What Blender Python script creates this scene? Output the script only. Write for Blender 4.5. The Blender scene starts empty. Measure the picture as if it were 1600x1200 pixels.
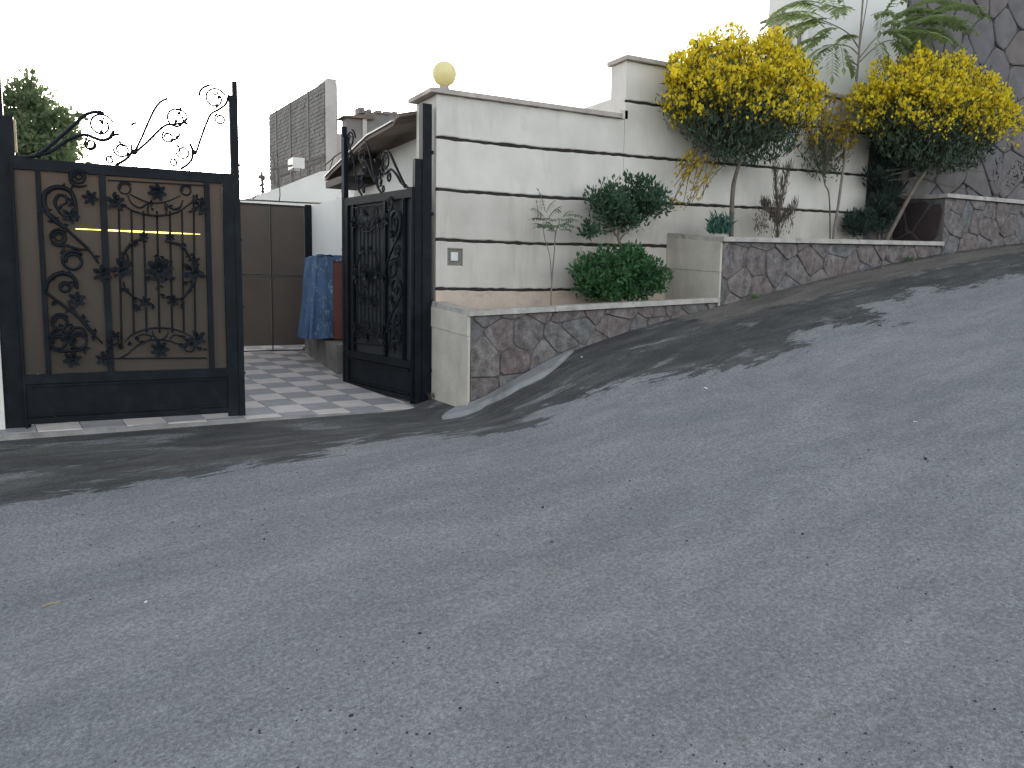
import bpy, math, random
import numpy as np
from mathutils import Vector, Matrix
R = random.Random(7)
SC = bpy.context.scene
# ------------------------------------------------------------------ camera
FPX = 1250.0                                   # focal length in pixels of a 1600 px wide picture
CAM = np.array([-2.95, -6.95, 1.12])
yaw, pit, rol = map(math.radians, (28.5, 7.0, 0.9))
Fv = np.array([math.sin(yaw)*math.cos(pit), math.cos(yaw)*math.cos(pit), -math.sin(pit)])
R0 = np.array([math.cos(yaw), -math.sin(yaw), 0.0]); U0 = np.cross(R0, Fv)
Rv = math.cos(rol)*R0 + math.sin(rol)*U0; Uv = math.cos(rol)*U0 - math.sin(rol)*R0
cd = bpy.data.cameras.new('camera'); co = bpy.data.objects.new('camera', cd); SC.collection.objects.link(co)
cd.sensor_width = 36; cd.lens = FPX/1600*36; cd.clip_end = 2000; cd.clip_start = 0.05
co.matrix_world = Matrix(((Rv[0], Uv[0], -Fv[0], CAM[0]), (Rv[1], Uv[1], -Fv[1], CAM[1]), (Rv[2], Uv[2], -Fv[2], CAM[2]), (0, 0, 0, 1)))
SC.camera = co
# ------------------------------------------------------------------ world, sun, exposure
SUN_EL, SUN_AZ = 7.0, 8.0                      # the low sun stands behind the gate; azimuth from +Y towards +X
w = bpy.data.worlds.new('World'); SC.world = w; w.use_nodes = True
wn = w.node_tree.nodes; wl = w.node_tree.links; wn.clear()
sky = wn.new('ShaderNodeTexSky'); sky.sky_type = 'NISHITA'; sky.sun_disc = False
sky.sun_elevation = math.radians(SUN_EL); sky.sun_rotation = math.radians(SUN_AZ)
sky.air_density = 1.0; sky.dust_density = 3.0; sky.ozone_density = 1.0; sky.altitude = 1200
hs = wn.new('ShaderNodeHueSaturation'); hs.inputs['Saturation'].default_value = 0.30
bg = wn.new('ShaderNodeBackground'); bg.inputs['Strength'].default_value = 0.15
wo = wn.new('ShaderNodeOutputWorld')
wl.new(sky.outputs[0], hs.inputs['Color']); wl.new(hs.outputs[0], bg.inputs[0]); wl.new(bg.outputs[0], wo.inputs[0])
sl = bpy.data.lights.new('sun', 'SUN'); sl.energy = 0.25; sl.angle = math.radians(12); sl.color = (1, .86, .72)
so = bpy.data.objects.new('sun', sl); SC.collection.objects.link(so)
sd = Vector((math.sin(math.radians(SUN_AZ))*math.cos(math.radians(SUN_EL)), math.cos(math.radians(SUN_AZ))*math.cos(math.radians(SUN_EL)), math.sin(math.radians(SUN_EL))))
so.rotation_euler = sd.to_track_quat('Z', 'Y').to_euler(); so.location = (0, 0, 20)
SC.view_settings.view_transform = 'Standard'; SC.view_settings.look = 'None'
SC.view_settings.exposure = 2.2; SC.view_settings.gamma = 1; SC.view_settings.use_curve_mapping = False

# ------------------------------------------------------------------ geometry of a view ray meeting a real plane
def ray(px, py): return Fv + Rv*(px-800)/FPX - Uv*(py-600)/FPX
def hit(px, py, ax, val):
    r = ray(px, py); s = (val-CAM[ax])/r[ax]; return CAM + s*r
def hx(px, py, X): return Vector(hit(px, py, 0, X))
def hy(px, py, Y): return Vector(hit(px, py, 1, Y))
def dn(p, z): return Vector((p[0], p[1], z))

# ------------------------------------------------------------------ materials
def _mix(nt, a, b, fac, mode='MIX'):
    m = nt.nodes.new('ShaderNodeMix'); m.data_type = 'RGBA'; m.blend_type = mode
    for sock, v in ((m.inputs[6], a), (m.inputs[7], b), (m.inputs[0], fac)):
        if hasattr(v, 'links') or isinstance(v, bpy.types.NodeSocket): nt.links.new(v, sock)
        elif isinstance(v, (tuple, list)): sock.default_value = (*v, 1) if len(v) == 3 else v
        else: sock.default_value = v
    return m.outputs[2]
def _noise(nt, vec, scale, detail=4, rough=.55, dist=0.0, stretch=None):
    if stretch:
        mp = nt.nodes.new('ShaderNodeMapping'); mp.inputs['Scale'].default_value = stretch[:3]
        if len(stretch) > 3: mp.inputs['Rotation'].default_value = (0, 0, stretch[3])
        nt.links.new(vec, mp.inputs[0]); vec = mp.outputs[0]
    n = nt.nodes.new('ShaderNodeTexNoise'); n.inputs['Scale'].default_value = scale; n.inputs['Detail'].default_value = detail
    n.inputs['Roughness'].default_value = rough; n.inputs['Distortion'].default_value = dist
    nt.links.new(vec, n.inputs['Vector']); return n.outputs[0]
def _ramp(nt, f, *stops):
    r = nt.nodes.new('ShaderNodeValToRGB'); e = r.color_ramp.elements
    while len(e) < len(stops): e.new(.5)
    for k, (p, c) in enumerate(stops):
        e[k].position = p; e[k].color = (c, c, c, 1) if not isinstance(c, (tuple, list)) else (*c, 1)
    nt.links.new(f, r.inputs[0]); return r.outputs[0]
def mat(name, col, rough=.8, var=.25, scale=6, fine=90, bump=.15, bdist=.004, metal=0, tints=None, dirt=None, dscale=3, dstretch=None, spec=.3, translucent=None, thresh=(.5, .72)):
    m = bpy.data.materials.new(name); m.use_nodes = True; nt = m.node_tree; N = nt.nodes
    bs = N['Principled BSDF']; bs.inputs['Roughness'].default_value = rough; bs.inputs['Metallic'].default_value = metal
    bs.inputs['Specular IOR Level'].default_value = spec
    g = N.new('ShaderNodeNewGeometry'); vec = g.outputs['Position']
    c = col
    if tints:
        oi = N.new('ShaderNodeObjectInfo'); k = len(tints)
        c = _ramp(nt, oi.outputs['Random'], *[(i/(k-1), t) for i, t in enumerate(tints)])
    n1 = _noise(nt, vec, scale, 5)
    f = _ramp(nt, n1, (.3, 1-var), (.7, 1+var))
    v1 = _mix(nt, c, f, 1.0, 'MULTIPLY')
    n2 = _noise(nt, vec, fine, 3)
    f2 = _ramp(nt, n2, (.3, 1-var*.5), (.7, 1+var*.5))
    v2 = _mix(nt, v1, f2, 1.0, 'MULTIPLY')
    if dirt:
        nd = _noise(nt, vec, dscale, 6, .65, .4, dstretch)
        v2 = _mix(nt, v2, dirt, _ramp(nt, nd, (thresh[0], 0.0), (thresh[1], .85)))
    nt.links.new(v2, bs.inputs['Base Color'])
    if bump:
        b = N.new('ShaderNodeBump'); b.inputs['Strength'].default_value = bump; b.inputs['Distance'].default_value = bdist
        nt.links.new(n2, b.inputs['Height']); nt.links.new(b.outputs[0], bs.inputs['Normal'])
    if translucent:
        tr = N.new('ShaderNodeBsdfTranslucent'); nt.links.new(v2, tr.inputs[0])
        tr.inputs[0].default_value = (*translucent[0], 1)
        for l in list(nt.links):
            if l.to_socket == tr.inputs[0] and translucent[0] is not None: nt.links.remove(l)
        if translucent[0] is not None:
            vv = _mix(nt, translucent[0], f, 1.0, 'MULTIPLY'); nt.links.new(vv, tr.inputs[0])
        ms = N.new('ShaderNodeMixShader'); ms.inputs[0].default_value = translucent[1]
        nt.links.new(bs.outputs[0], ms.inputs[1]); nt.links.new(tr.outputs[0], ms.inputs[2])
        nt.links.new(ms.outputs[0], N['Material Output'].inputs[0])
    return m
M = {}
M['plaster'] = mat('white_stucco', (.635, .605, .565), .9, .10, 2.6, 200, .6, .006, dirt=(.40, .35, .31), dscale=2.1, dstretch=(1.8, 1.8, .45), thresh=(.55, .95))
M['plaster_mid'] = mat('darker_stucco', (.53, .495, .455), .9, .12, 2.6, 200, .6, .006, dirt=(.34, .29, .25), dscale=2.2, dstretch=(2.0, 2.0, .35), thresh=(.50, .8))  # darker tone of the white stucco, for the two bands above the lowest
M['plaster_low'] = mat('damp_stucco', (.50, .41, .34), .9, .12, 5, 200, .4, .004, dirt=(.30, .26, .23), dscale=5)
M['plaster_end'] = mat('travertine_slab', (.46, .43, .38), .7, .12, 5, 60, .15, .003, dirt=(.34, .30, .26), dscale=3, dstretch=(1, 1, .3))
M['joint'] = mat('dark_joint', (.030, .026, .024), .9, .4, 20, 120)
M['coping'] = mat('pale_stone_coping', (.42, .37, .34), .7, .18, 5, 90, .2, dirt=(.17, .14, .13), dscale=4, thresh=(.5, .75))
M['cap'] = mat('planter_cap_stone', (.37, .35, .325), .7, .20, 8, 90, .2, dirt=(.16, .15, .14), dscale=7)
M['iron'] = mat('black_painted_iron', (.0055, .0080, .0120), .50, .3, 10, 60, .1, .002, spec=.13, dirt=(.014, .018, .024), dscale=5)
M['sheet'] = mat('brown_translucent_sheet', (.060, .052, .046), .5, .12, 1.5, 160, .2, .002, translucent=((.44, .37, .30), .36), spec=.3)
M['sheet_back'] = mat('rusty_brown_sheet', (.105, .088, .078), .6, .15, 2, 90, .1, translucent=((.24, .185, .155), .30))
M['tile'] = mat('driveway_tile', (.4, .4, .4), .6, .08, 9, 90, .1, dirt=(.22, .20, .18), dscale=2.5, thresh=(.52, .85))
M['tile_light'] = mat('pale_driveway_tile', (.49, .445, .425), .6, .08, 9, 90, .1, dirt=(.25, .23, .20), dscale=2.5, thresh=(.52, .85))
M['tile_dark'] = mat('grey_driveway_tile', (.25, .25, .258), .6, .08, 9, 90, .1, dirt=(.17, .16, .15), dscale=2.5, thresh=(.52, .85))
M['grout'] = mat('grout', (.25, .24, .23), .9)
M['stone'] = mat('purple_grey_stone', (.1, .1, .1), .75, .48, 11, 60, .45, .008, tints=[(.118, .112, .112), (.138, .112, .110), (.112, .114, .118), (.150, .132, .126), (.122, .094, .094), (.128, .124, .122)], dirt=(.25, .25, .26), dscale=9, dstretch=(1.6, 1, .55), thresh=(.55, .78))
M['stone_big'] = mat('mauve_flagstone', (.1, .1, .1), .8, .18, 5, 60, .4, .008, tints=[(.135, .118, .122), (.150, .128, .127), (.125, .119, .128), (.146, .134, .134)])
M['stone_dark'] = mat('dark_red_stone', (.1, .1, .1), .8, .18, 5, 60, .4, .008, tints=[(.05, .034, .036), (.062, .045, .045), (.045, .038, .042)])
M['mortar'] = mat('mortar', (.080, .073, .075), .95, .3, 12, 120)
M['mortar_grey'] = mat('grey_mortar', (.110, .105, .105), .95, .3, 12, 120)
M['concrete'] = mat('concrete', (.24, .245, .25), .85, .15, 6, 120, .3, dirt=(.12, .12, .12), dscale=3)
M['plinth'] = mat('plinth_concrete', (.17, .165, .15), .85, .25, 6, 120, .3, dirt=(.08, .08, .07), dscale=4, dstretch=(1, 1, .3))
M['soil'] = mat('soil', (.07, .05, .04), .95, .4, 10, 90, .6, .01)
M['roof'] = mat('brown_soffit', (.16, .125, .105), .8, .2, 3, 90)
M['roof_top'] = mat('pale_sheet_roof', (.62, .60, .58), .5, .1, 3, 60)
M['dark'] = mat('dark_fascia', (.02, .018, .018), .7)
M['housewhite'] = mat('house_white_render', (.66, .66, .64), .9, .05, 2, 150, .2)
M['greybrick'] = mat('grey_brick', (.20, .19, .185), .9, .18, 1.5, 30)
M['brick_mortar'] = mat('brick_mortar', (.13, .122, .118), .9, .1)
M['greyrender'] = mat('grey_render', (.20, .18, .175), .9, .2, 2, 30)
M['paleconcrete'] = mat('pale_concrete', (.44, .41, .39), .9, .12, 1.5, 30)
M['globe'] = mat('cream_globe', (.80, .74, .43), .35, .03, 3, 60, 0, translucent=((.92, .85, .52), .35), spec=.4)
M['bark'] = mat('bark', (.15, .125, .10), .9, .3, 12, 120, .5, .006)
M['bark_grey'] = mat('grey_bark', (.20, .175, .16), .9, .3, 12, 120, .5, .006)
M['twig'] = mat('twig', (.085, .07, .05), .9, .3)
M['needle'] = mat('broom_green', (.062, .095, .062), .8, .5, 7, 60, 0, translucent=((.05, .08, .04), .25))
M['flower'] = mat('broom_yellow', (.74, .60, .030), .7, .30, 9, 120, 0, translucent=((.80, .66, .03), .32))
M['flower_dull'] = mat('broom_ochre', (.40, .29, .03), .7, .30, 14, 120, 0, translucent=((.5, .36, .02), .30))
M['leaf_dark'] = mat('pittosporum_leaf', (.040, .085, .048), .5, .45, 9, 120, 0, translucent=((.06, .12, .05), .2), spec=.35)
M['leaf_mid'] = mat('bright_leaf', (.045, .12, .045), .5, .45, 9, 120, 0, translucent=((.07, .16, .05), .2), spec=.35)
M['leaf_ail'] = mat('ailanthus_leaf', (.18, .235, .12), .6, .35, 6, 120, 0, translucent=((.30, .38, .15), .45))
M['leaf_tree'] = mat('tree_leaf', (.105, .145, .085), .6, .40, 2, 120, 0, translucent=((.26, .33, .15), .45))
M['leaf_sap'] = mat('sapling_leaf', (.12, .17, .10), .6, .35, 6, 120, 0, translucent=((.14, .22, .09), .3))
M['leaf_conifer'] = mat('conifer_dark', (.024, .042, .032), .8, .5, 6, 60, 0)
M['dry'] = mat('dry_brown_sprigs', (.12, .10, .085), .9, .4, 6, 60, 0)
M['bluegreen'] = mat('blue_green_sprout', (.035, .10, .075), .7, .4, 9, 60, 0)
M['cloth'] = None
M['redbox'] = mat('red_brown_wood', (.13, .052, .042), .6, .2, 4, 60)
M['rubble'] = mat('pebble', (.1, .1, .1), .9, .3, 30, 100, 0, tints=[(.03, .03, .03), (.05, .045, .04), (.25, .25, .24)])
M['pebble_dark'] = mat('dark_pebble', (.03, .03, .032), .9, .3, 30, 100, 0)
M['white_scrap'] = mat('white_scrap', (.7, .7, .68), .8, .1)
M['straw'] = mat('straw_twig', (.36, .28, .17), .8, .2)
M['whiteplastic'] = mat('white_plastic', (.6, .6, .58), .5, .1)
M['pole'] = mat('weathered_pole', (.14, .12, .11), .8, .2)
M['ground'] = mat('dry_ground', (.16, .14, .11), .95, .3, .4, 8)

# blue patterned cloth
def cloth_mat():
    m = bpy.data.materials.new('blue_patterned_cloth'); m.use_nodes = True; nt = m.node_tree; bs = nt.nodes['Principled BSDF']
    g = nt.nodes.new('ShaderNodeNewGeometry'); v = g.outputs['Position']
    n = _noise(nt, v, 16, 3, .6, 1.2, (1.5, 1.5, .7)); n2 = _noise(nt, v, 5, 3)
    c = _mix(nt, (.045, .095, .19), (.22, .30, .38), _ramp(nt, n, (.57, 0.0), (.64, .75)))
    c = _mix(nt, c, _ramp(nt, n2, (.3, .75), (.7, 1.2)), 1.0, 'MULTIPLY')
    nt.links.new(c, bs.inputs['Base Color']); bs.inputs['Roughness'].default_value = .7
    return m
M['cloth'] = cloth_mat()
# asphalt with gutter staining and a paler worn strip, masks carried as signed distances in metres
def asphalt_mat():
    m = bpy.data.materials.new('worn_asphalt'); m.use_nodes = True; nt = m.node_tree; N = nt.nodes; bs = N['Principled BSDF']
    g = N.new('ShaderNodeNewGeometry'); v = g.outputs['Position']
    fine = _noise(nt, v, 60, 5, .75); fine2 = _noise(nt, v, 260, 2, .6)
    big = _noise(nt, v, 1.3, 7, .68, .4, (.45, 1.5, 1, math.radians(-6))); mid = _noise(nt, v, 5, 5, .65, .2, (.6, 1.3, 1))
    patch = _noise(nt, v, .45, 3, .5)
    c = _mix(nt, (.205, .216, .223), (.222, .226, .228), _ramp(nt, big, (.35, 0.0), (.65, 1.0)))
    c = _mix(nt, c, _ramp(nt, big, (.30, .88), (.5, 1.0), (.68, 1.13)), 1.0, 'MULTIPLY')
    c = _mix(nt, c, _ramp(nt, mid, (.25, .86), (.5, 1.0), (.78, 1.15)), 1.0, 'MULTIPLY')
    c = _mix(nt, c, _ramp(nt, patch, (.3, .93), (.7, 1.07)), 1.0, 'MULTIPLY')
    sp = _ramp(nt, fine, (.30, .58), (.5, 1.0), (.72, 1.5)); c = _mix(nt, c, sp, 1.0, 'MULTIPLY')
    sp2 = _ramp(nt, fine2, (.28, .62), (.5, 1.0), (.72, 1.40)); c = _mix(nt, c, sp2, 1.0, 'MULTIPLY')
    vo = N.new('ShaderNodeTexVoronoi'); vo.inputs['Scale'].default_value = 70; nt.links.new(v, vo.inputs['Vector'])
    pits = _noise(nt, v, 24, 6, .8)
    c = _mix(nt, c, _ramp(nt, pits, (.29, .52), (.37, 1.0), (.66, 1.0), (.76, 1.30)), 1.0, 'MULTIPLY')
    c = _mix(nt, c, _ramp(nt, vo.outputs['Distance'], (.05, 1.18), (.5, .93)), 1.0, 'MULTIPLY')
    at = N.new('ShaderNodeAttribute'); at.attribute_name = 'gutter'
    e1 = _noise(nt, v, 3.0, 9, .74, .5, (.6, 1.7, 1)); 
    ma = N.new('ShaderNodeMath'); ma.operation = 'MULTIPLY_ADD'; nt.links.new(e1, ma.inputs[0]); ma.inputs[1].default_value = 1.65; ma.inputs[2].default_value = -.84
    ad = N.new('ShaderNodeMath'); ad.operation = 'ADD'; nt.links.new(at.outputs['Fac'], ad.inputs[0]); nt.links.new(ma.outputs[0], ad.inputs[1])
    hole = _noise(nt, v, 2.6, 9, .72, .3, (.5, 1.5, 1, math.radians(12)))
    mask = _mix(nt, _ramp(nt, ad.outputs[0], (.0, 0.0), (.05, 1.0)), (0, 0, 0), _ramp(nt, hole, (.55, 0.0), (.63, .72)))
    inner = _noise(nt, v, 2.2, 8, .68, .5, (.45, 1.9, 1)); 
    dark = _mix(nt, (.060, .060, .062), (.140, .138, .128), _ramp(nt, inner, (.46, 0.0), (.72, .75)))
    dark = _mix(nt, dark, sp, 1.0, 'MULTIPLY'); dark = _mix(nt, dark, _ramp(nt, mid, (.3, .75), (.7, 1.25)), 1.0, 'MULTIPLY')
    c = _mix(nt, c, dark, mask)
    a2 = N.new('ShaderNodeAttribute'); a2.attribute_name = 'verge'
    ad2 = N.new('ShaderNodeMath'); ad2.operation = 'MULTIPLY_ADD'; nt.links.new(mid, ad2.inputs[0]); ad2.inputs[1].default_value = .5; nt.links.new(a2.outputs['Fac'], ad2.inputs[2])
    verge = _mix(nt, (.165, .155, .138), (.105, .098, .088), _ramp(nt, inner, (.45, 0.0), (.6, 1.0)))
    verge = _mix(nt, verge, sp, 1.0, 'MULTIPLY')
    c = _mix(nt, c, verge, _ramp(nt, ad2.outputs[0], (.25, 0.0), (.36, .9)))
    nt.links.new(c, bs.inputs['Base Color']); bs.inputs['Roughness'].default_value = .88; bs.inputs['Specular IOR Level'].default_value = .25
    b = N.new('ShaderNodeBump'); b.inputs['Strength'].default_value = .8; b.inputs['Distance'].default_value = .009
    nt.links.new(fine, b.inputs['Height']); nt.links.new(b.outputs[0], bs.inputs['Normal'])
    return m
M['asphalt'] = asphalt_mat()
def emit_mat():  # emission for the imitated glint on the left gate leaf, no real lamp
    m = bpy.data.materials.new('yellow_glint_glow'); m.use_nodes = True; nt = m.node_tree; nt.nodes.clear()
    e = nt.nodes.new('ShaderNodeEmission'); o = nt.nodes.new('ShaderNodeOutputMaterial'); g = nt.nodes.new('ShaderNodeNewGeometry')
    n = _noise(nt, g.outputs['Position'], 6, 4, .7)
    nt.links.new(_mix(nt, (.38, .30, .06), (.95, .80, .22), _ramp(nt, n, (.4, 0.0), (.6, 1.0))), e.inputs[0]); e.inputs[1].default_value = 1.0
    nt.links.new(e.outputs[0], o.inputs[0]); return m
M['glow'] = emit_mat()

# ------------------------------------------------------------------ mesh helpers
class MB:
    def __init__(s): s.v = []; s.f = []
    def add(s, vs, fs):
        o = len(s.v); s.v += [tuple(p) for p in vs]; s.f += [tuple(i+o for i in f) for f in fs]; return s
    def box(s, x0, x1, y0, y1, z0, z1):
        return s.add([(x0,y0,z0),(x1,y0,z0),(x1,y1,z0),(x0,y1,z0),(x0,y0,z1),(x1,y0,z1),(x1,y1,z1),(x0,y1,z1)],
                     [(3,2,1,0),(4,5,6,7),(0,1,5,4),(1,2,6,5),(2,3,7,6),(3,0,4,7)])
    def hexa(s, p):   # 8 corners: bottom 4 ccw then top 4 ccw
        return s.add(p, [(3,2,1,0),(4,5,6,7),(0,1,5,4),(1,2,6,5),(2,3,7,6),(3,0,4,7)])
    def tube(s, pts, rad, n=6, flat=1.0):
        pts = [Vector(p) for p in pts]; k = len(pts)
        rs = rad if isinstance(rad, (list, tuple)) else [rad]*k
        vs = []; up = None
        for i, p in enumerate(pts):
            d = (pts[min(i+1, k-1)]-pts[max(i-1, 0)])
            d = d.normalized() if d.length > 1e-9 else Vector((0, 0, 1))
            if up is None: up = Vector((0, 1, 0)) if abs(d.y) < .9 else Vector((1, 0, 0))
            a = d.cross(up).normalized(); b = d.cross(a).normalized()
            if i: 
                pass
            for j in range(n):
                t = 2*math.pi*j/n; vs.append(p+(a*math.cos(t)+b*math.sin(t)*flat)*rs[i])
        fs = [(i*n+j, i*n+(j+1) % n, (i+1)*n+(j+1) % n, (i+1)*n+j) for i in range(k-1) for j in range(n)]
        fs += [tuple(range(n))[::-1], tuple(range((k-1)*n, k*n))]
        return s.add(vs, fs)
    def sphere(s, c, r, nu=12, nv=8, sz=1.0):
        c = Vector(c); vs = [c+Vector((0, 0, r*sz))]
        for i in range(1, nv):
            a = math.pi*i/nv
            for j in range(nu):
                b = 2*math.pi*j/nu; vs.append(c+Vector((r*math.sin(a)*math.cos(b), r*math.sin(a)*math.sin(b), r*sz*math.cos(a))))
        vs.append(c-Vector((0, 0, r*sz))); L = len(vs)-1
        fs = [(0, 1+j, 1+(j+1) % nu) for j in range(nu)]
        for i in range(nv-2):
            for j in range(nu):
                a = 1+i*nu+j; b = 1+i*nu+(j+1) % nu; fs.append((a, a+nu, b+nu, b))
        fs += [(1+(nv-2)*nu+j, L, 1+(nv-2)*nu+(j+1) % nu) for j in range(nu)]
        return s.add(vs, fs)
    def leaf(s, p, d, nrm, L, W):      # folded two-sided leaf: 2 quads
        d = d.normalized(); side = d.cross(nrm)
        if side.length < 1e-6: side = d.orthogonal()
        side.normalize(); n2 = side.cross(d)
        m = p+d*L*.5
        return s.add([p, m+side*W*.5+n2*W*.15, p+d*L, m-side*W*.5+n2*W*.15], [(0, 1, 2), (0, 2, 3)])
    def build(s, name, material, parent=None, smooth=False, **props):
        me = bpy.data.meshes.new(name); me.from_pydata(s.v, [], s.f); me.update()
        if smooth: me.polygons.foreach_set('use_smooth', [True]*len(me.polygons))
        me.materials.append(material)
        o = bpy.data.objects.new(name, me); SC.collection.objects.link(o)
        if parent is not None: o.parent = parent
        for k, v in props.items(): o[k] = v
        return o
def thing(name, label, cat, loc=(0, 0, 0), group=None, rotz=0):
    o = bpy.data.objects.new(name, None); SC.collection.objects.link(o); o.location = loc; o.rotation_euler = (0, 0, rotz)
    o.empty_display_size = .1
    o['label'] = label; o['category'] = cat
    if group: o['group'] = group
    return o
def tag(o, label, cat, group=None):
    o['label'] = label; o['category'] = cat
    if group: o['group'] = group
    return o
def rel(root, mb):                   # shift mesh coords so that they are relative to the thing's base
    l = Vector(root.location); mb.v = [tuple(Vector(p)-l) for p in mb.v]; return mb
def smoothcurve(pts, n=6):           # Catmull-Rom
    P = [Vector(p) for p in pts]; P = [P[0]*2-P[1]]+P+[P[-1]*2-P[-2]]; out = []
    for i in range(1, len(P)-2):
        for k in range(n):
            t = k/n; a, b, c, d = P[i-1], P[i], P[i+1], P[i+2]
            out.append(.5*((2*b)+(c-a)*t+(2*a-5*b+4*c-d)*t*t+(3*b-a-3*c+d)*t**3))
    out.append(P[-2]); return out
def rv(a=1.0): return Vector((R.uniform(-a, a), R.uniform(-a, a), R.uniform(-a, a)))
def rdir():
    z = R.uniform(-1, 1); t = R.uniform(0, 2*math.pi); q = math.sqrt(1-z*z); return Vector((q*math.cos(t), q*math.sin(t), z))

# ------------------------------------------------------------------ road height field
EX = np.array([-40, -6, -.25, 0, .94, 1.8, 2.8, 4.06, 5.23, 6.4, 8, 12, 40.]); EZ = np.array([-.25, -.08, -.02, .05, .50, .74, .95, 1.20, 1.42, 1.60, 1.78, 2.3, 6.])
PX = np.array([-40, -10, -6, -3, -1, 0, 1, 2, 3, 4.5, 6.4, 8, 12, 40.]); PZ = np.array([-1.7, -.95, -.46, -.08, .16, .30, .48, .68, .89, 1.20, 1.55, 1.82, 2.55, 7.])
_g = np.arange(-40, 40.001, .05); _k = np.exp(-.5*(np.arange(-30, 31)*.05/.55)**2); _k /= _k.sum(); _k2 = np.exp(-.5*(np.arange(-30, 31)*.05/.16)**2); _k2 /= _k2.sum()
_P = np.convolve(np.pad(np.interp(_g, PX, PZ), 30, 'edge'), _k, 'valid'); _E = np.convolve(np.pad(np.interp(_g, EX, EZ), 30, 'edge'), _k2, 'valid')
def sst(t): t = np.clip(t, 0, 1); return t*t*(3-2*t)
def H(X, Y):
    X = np.asarray(X, float); vv = -np.asarray(Y, float)
    E = np.interp(X, _g, _E) - .03*np.clip(vv, 0, .75)*(X < 0)
    P = np.interp(X, _g, _P) - .065*(vv-.75)
    b = sst((vv-.45)/2.3)
    return E*(1-b)+P*b
def ground(px, py, dz=0.0):          # where a view ray meets the road
    r = ray(px, py); s = 2.0
    while s < 40:
        p = CAM+s*r
        if p[2] < float(H(p[0], p[1]))+dz: break
        s += .01
    return Vector(p)
gut = [(-60, 800), (0, 788), (70, 777), (170, 765), (230, 752), (300, 752), (360, 735), (430, 725), (500, 712), (575, 695), (650, 680), (687, 676), (720, 683), (771, 683), (831, 668), (846, 642), (940, 610), (1000, 590), (1075, 588), (1180, 564), (1244, 545), (1262, 522), (1322, 511), (1386, 500), (1367, 481), (1424, 459), (1525, 442), (1600, 430), (1750, 408)]
gpts = np.array([[*ground(a, b)[:2]] for a, b in gut])
gpoly = np.vstack([gpts, [[30, gpts[-1][1]+2], [30, 3], [-30, 3], [-30, gpts[0][1]]]])
def sdist(Xf, Yf, poly, closed=True):
    n = len(poly); d = np.full(Xf.shape, 1e9); ins = np.zeros(Xf.shape, bool)
    for i in range(n):
        a = poly[i]; b = poly[(i+1) % n]; e = b-a; wx = Xf-a[0]; wy = Yf-a[1]
        t = np.clip((wx*e[0]+wy*e[1])/max(e@e, 1e-12), 0, 1); d = np.minimum(d, np.hypot(wx-t*e[0], wy-t*e[1]))
        c = (a[1] > Yf) != (b[1] > Yf)
        if a[1] != b[1]: ins ^= c & (Xf < (b[0]-a[0])*(Yf-a[1])/(b[1]-a[1])+a[0])
    return np.where(ins, d, -d)
def build_road():
    xs = np.concatenate([np.arange(-30, -6, .6), np.arange(-6, 11, .055), np.arange(11, 34, .6)])
    ys = np.concatenate([np.arange(-22, -8, .6), np.arange(-8, 0.02, .05)])
    ys = np.append(ys[ys < -.005], 0.0)
    X, Y = np.meshgrid(xs, ys); Z = H(X, Y)
    rng = np.random.RandomState(3)
    low = sum(a*np.sin(k1*X+k2*Y+p) for a, k1, k2, p in ((.003, 1.3, 2.1, .3), (.002, -2.2, 3.1, 1.2), (.0015, 4.1, 1.7, 2.)))
    Z = Z+low*sst((-Y-1)/2)
    nx, ny = len(xs), len(ys); idx = np.arange(nx*ny).reshape(ny, nx)
    F = np.stack([idx[:-1, :-1], idx[:-1, 1:], idx[1:, 1:], idx[1:, :-1]], -1).reshape(-1, 4)
    me = bpy.data.meshes.new('road'); me.from_pydata(np.stack([X, Y, Z], -1).reshape(-1, 3).tolist(), [], F.tolist())
    me.polygons.foreach_set('use_smooth', [True]*len(me.polygons)); me.materials.append(M['asphalt'])
    Xf = X.ravel(); Yf = Y.ravel()
    g = np.clip(sdist(Xf, Yf, gpoly), -.9, .6)
    # dark pieces lie mostly inside the traced edge
    a = me.attributes.new('gutter', 'FLOAT', 'POINT'); a.data.foreach_set('value', (g+.02).astype(np.float32))
    vg = np.minimum(Xf-2.9, (-.75-.38-.02*Xf)-Yf*-1*-1) if False else None
    strip = .34-np.abs(-Yf-1.0-.05*(Xf-3)); strip = np.minimum(strip, np.minimum(Xf-2.2, 7.5-Xf))
    a = me.attributes.new('verge', 'FLOAT', 'POINT'); a.data.foreach_set('value', np.clip(strip, -1, .5).astype(np.float32))
    o = bpy.data.objects.new('road', me); SC.collection.objects.link(o); o['kind'] = 'structure'
build_road()
gt = MB(); S = 900
gt.add([(-S, -S, -2.2), (S, -S, -2.2), (S, S, -2.2), (-S, S, -2.2)], [(0, 1, 2, 3)]); gt.build('ground', M['ground'], kind='structure')

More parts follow.
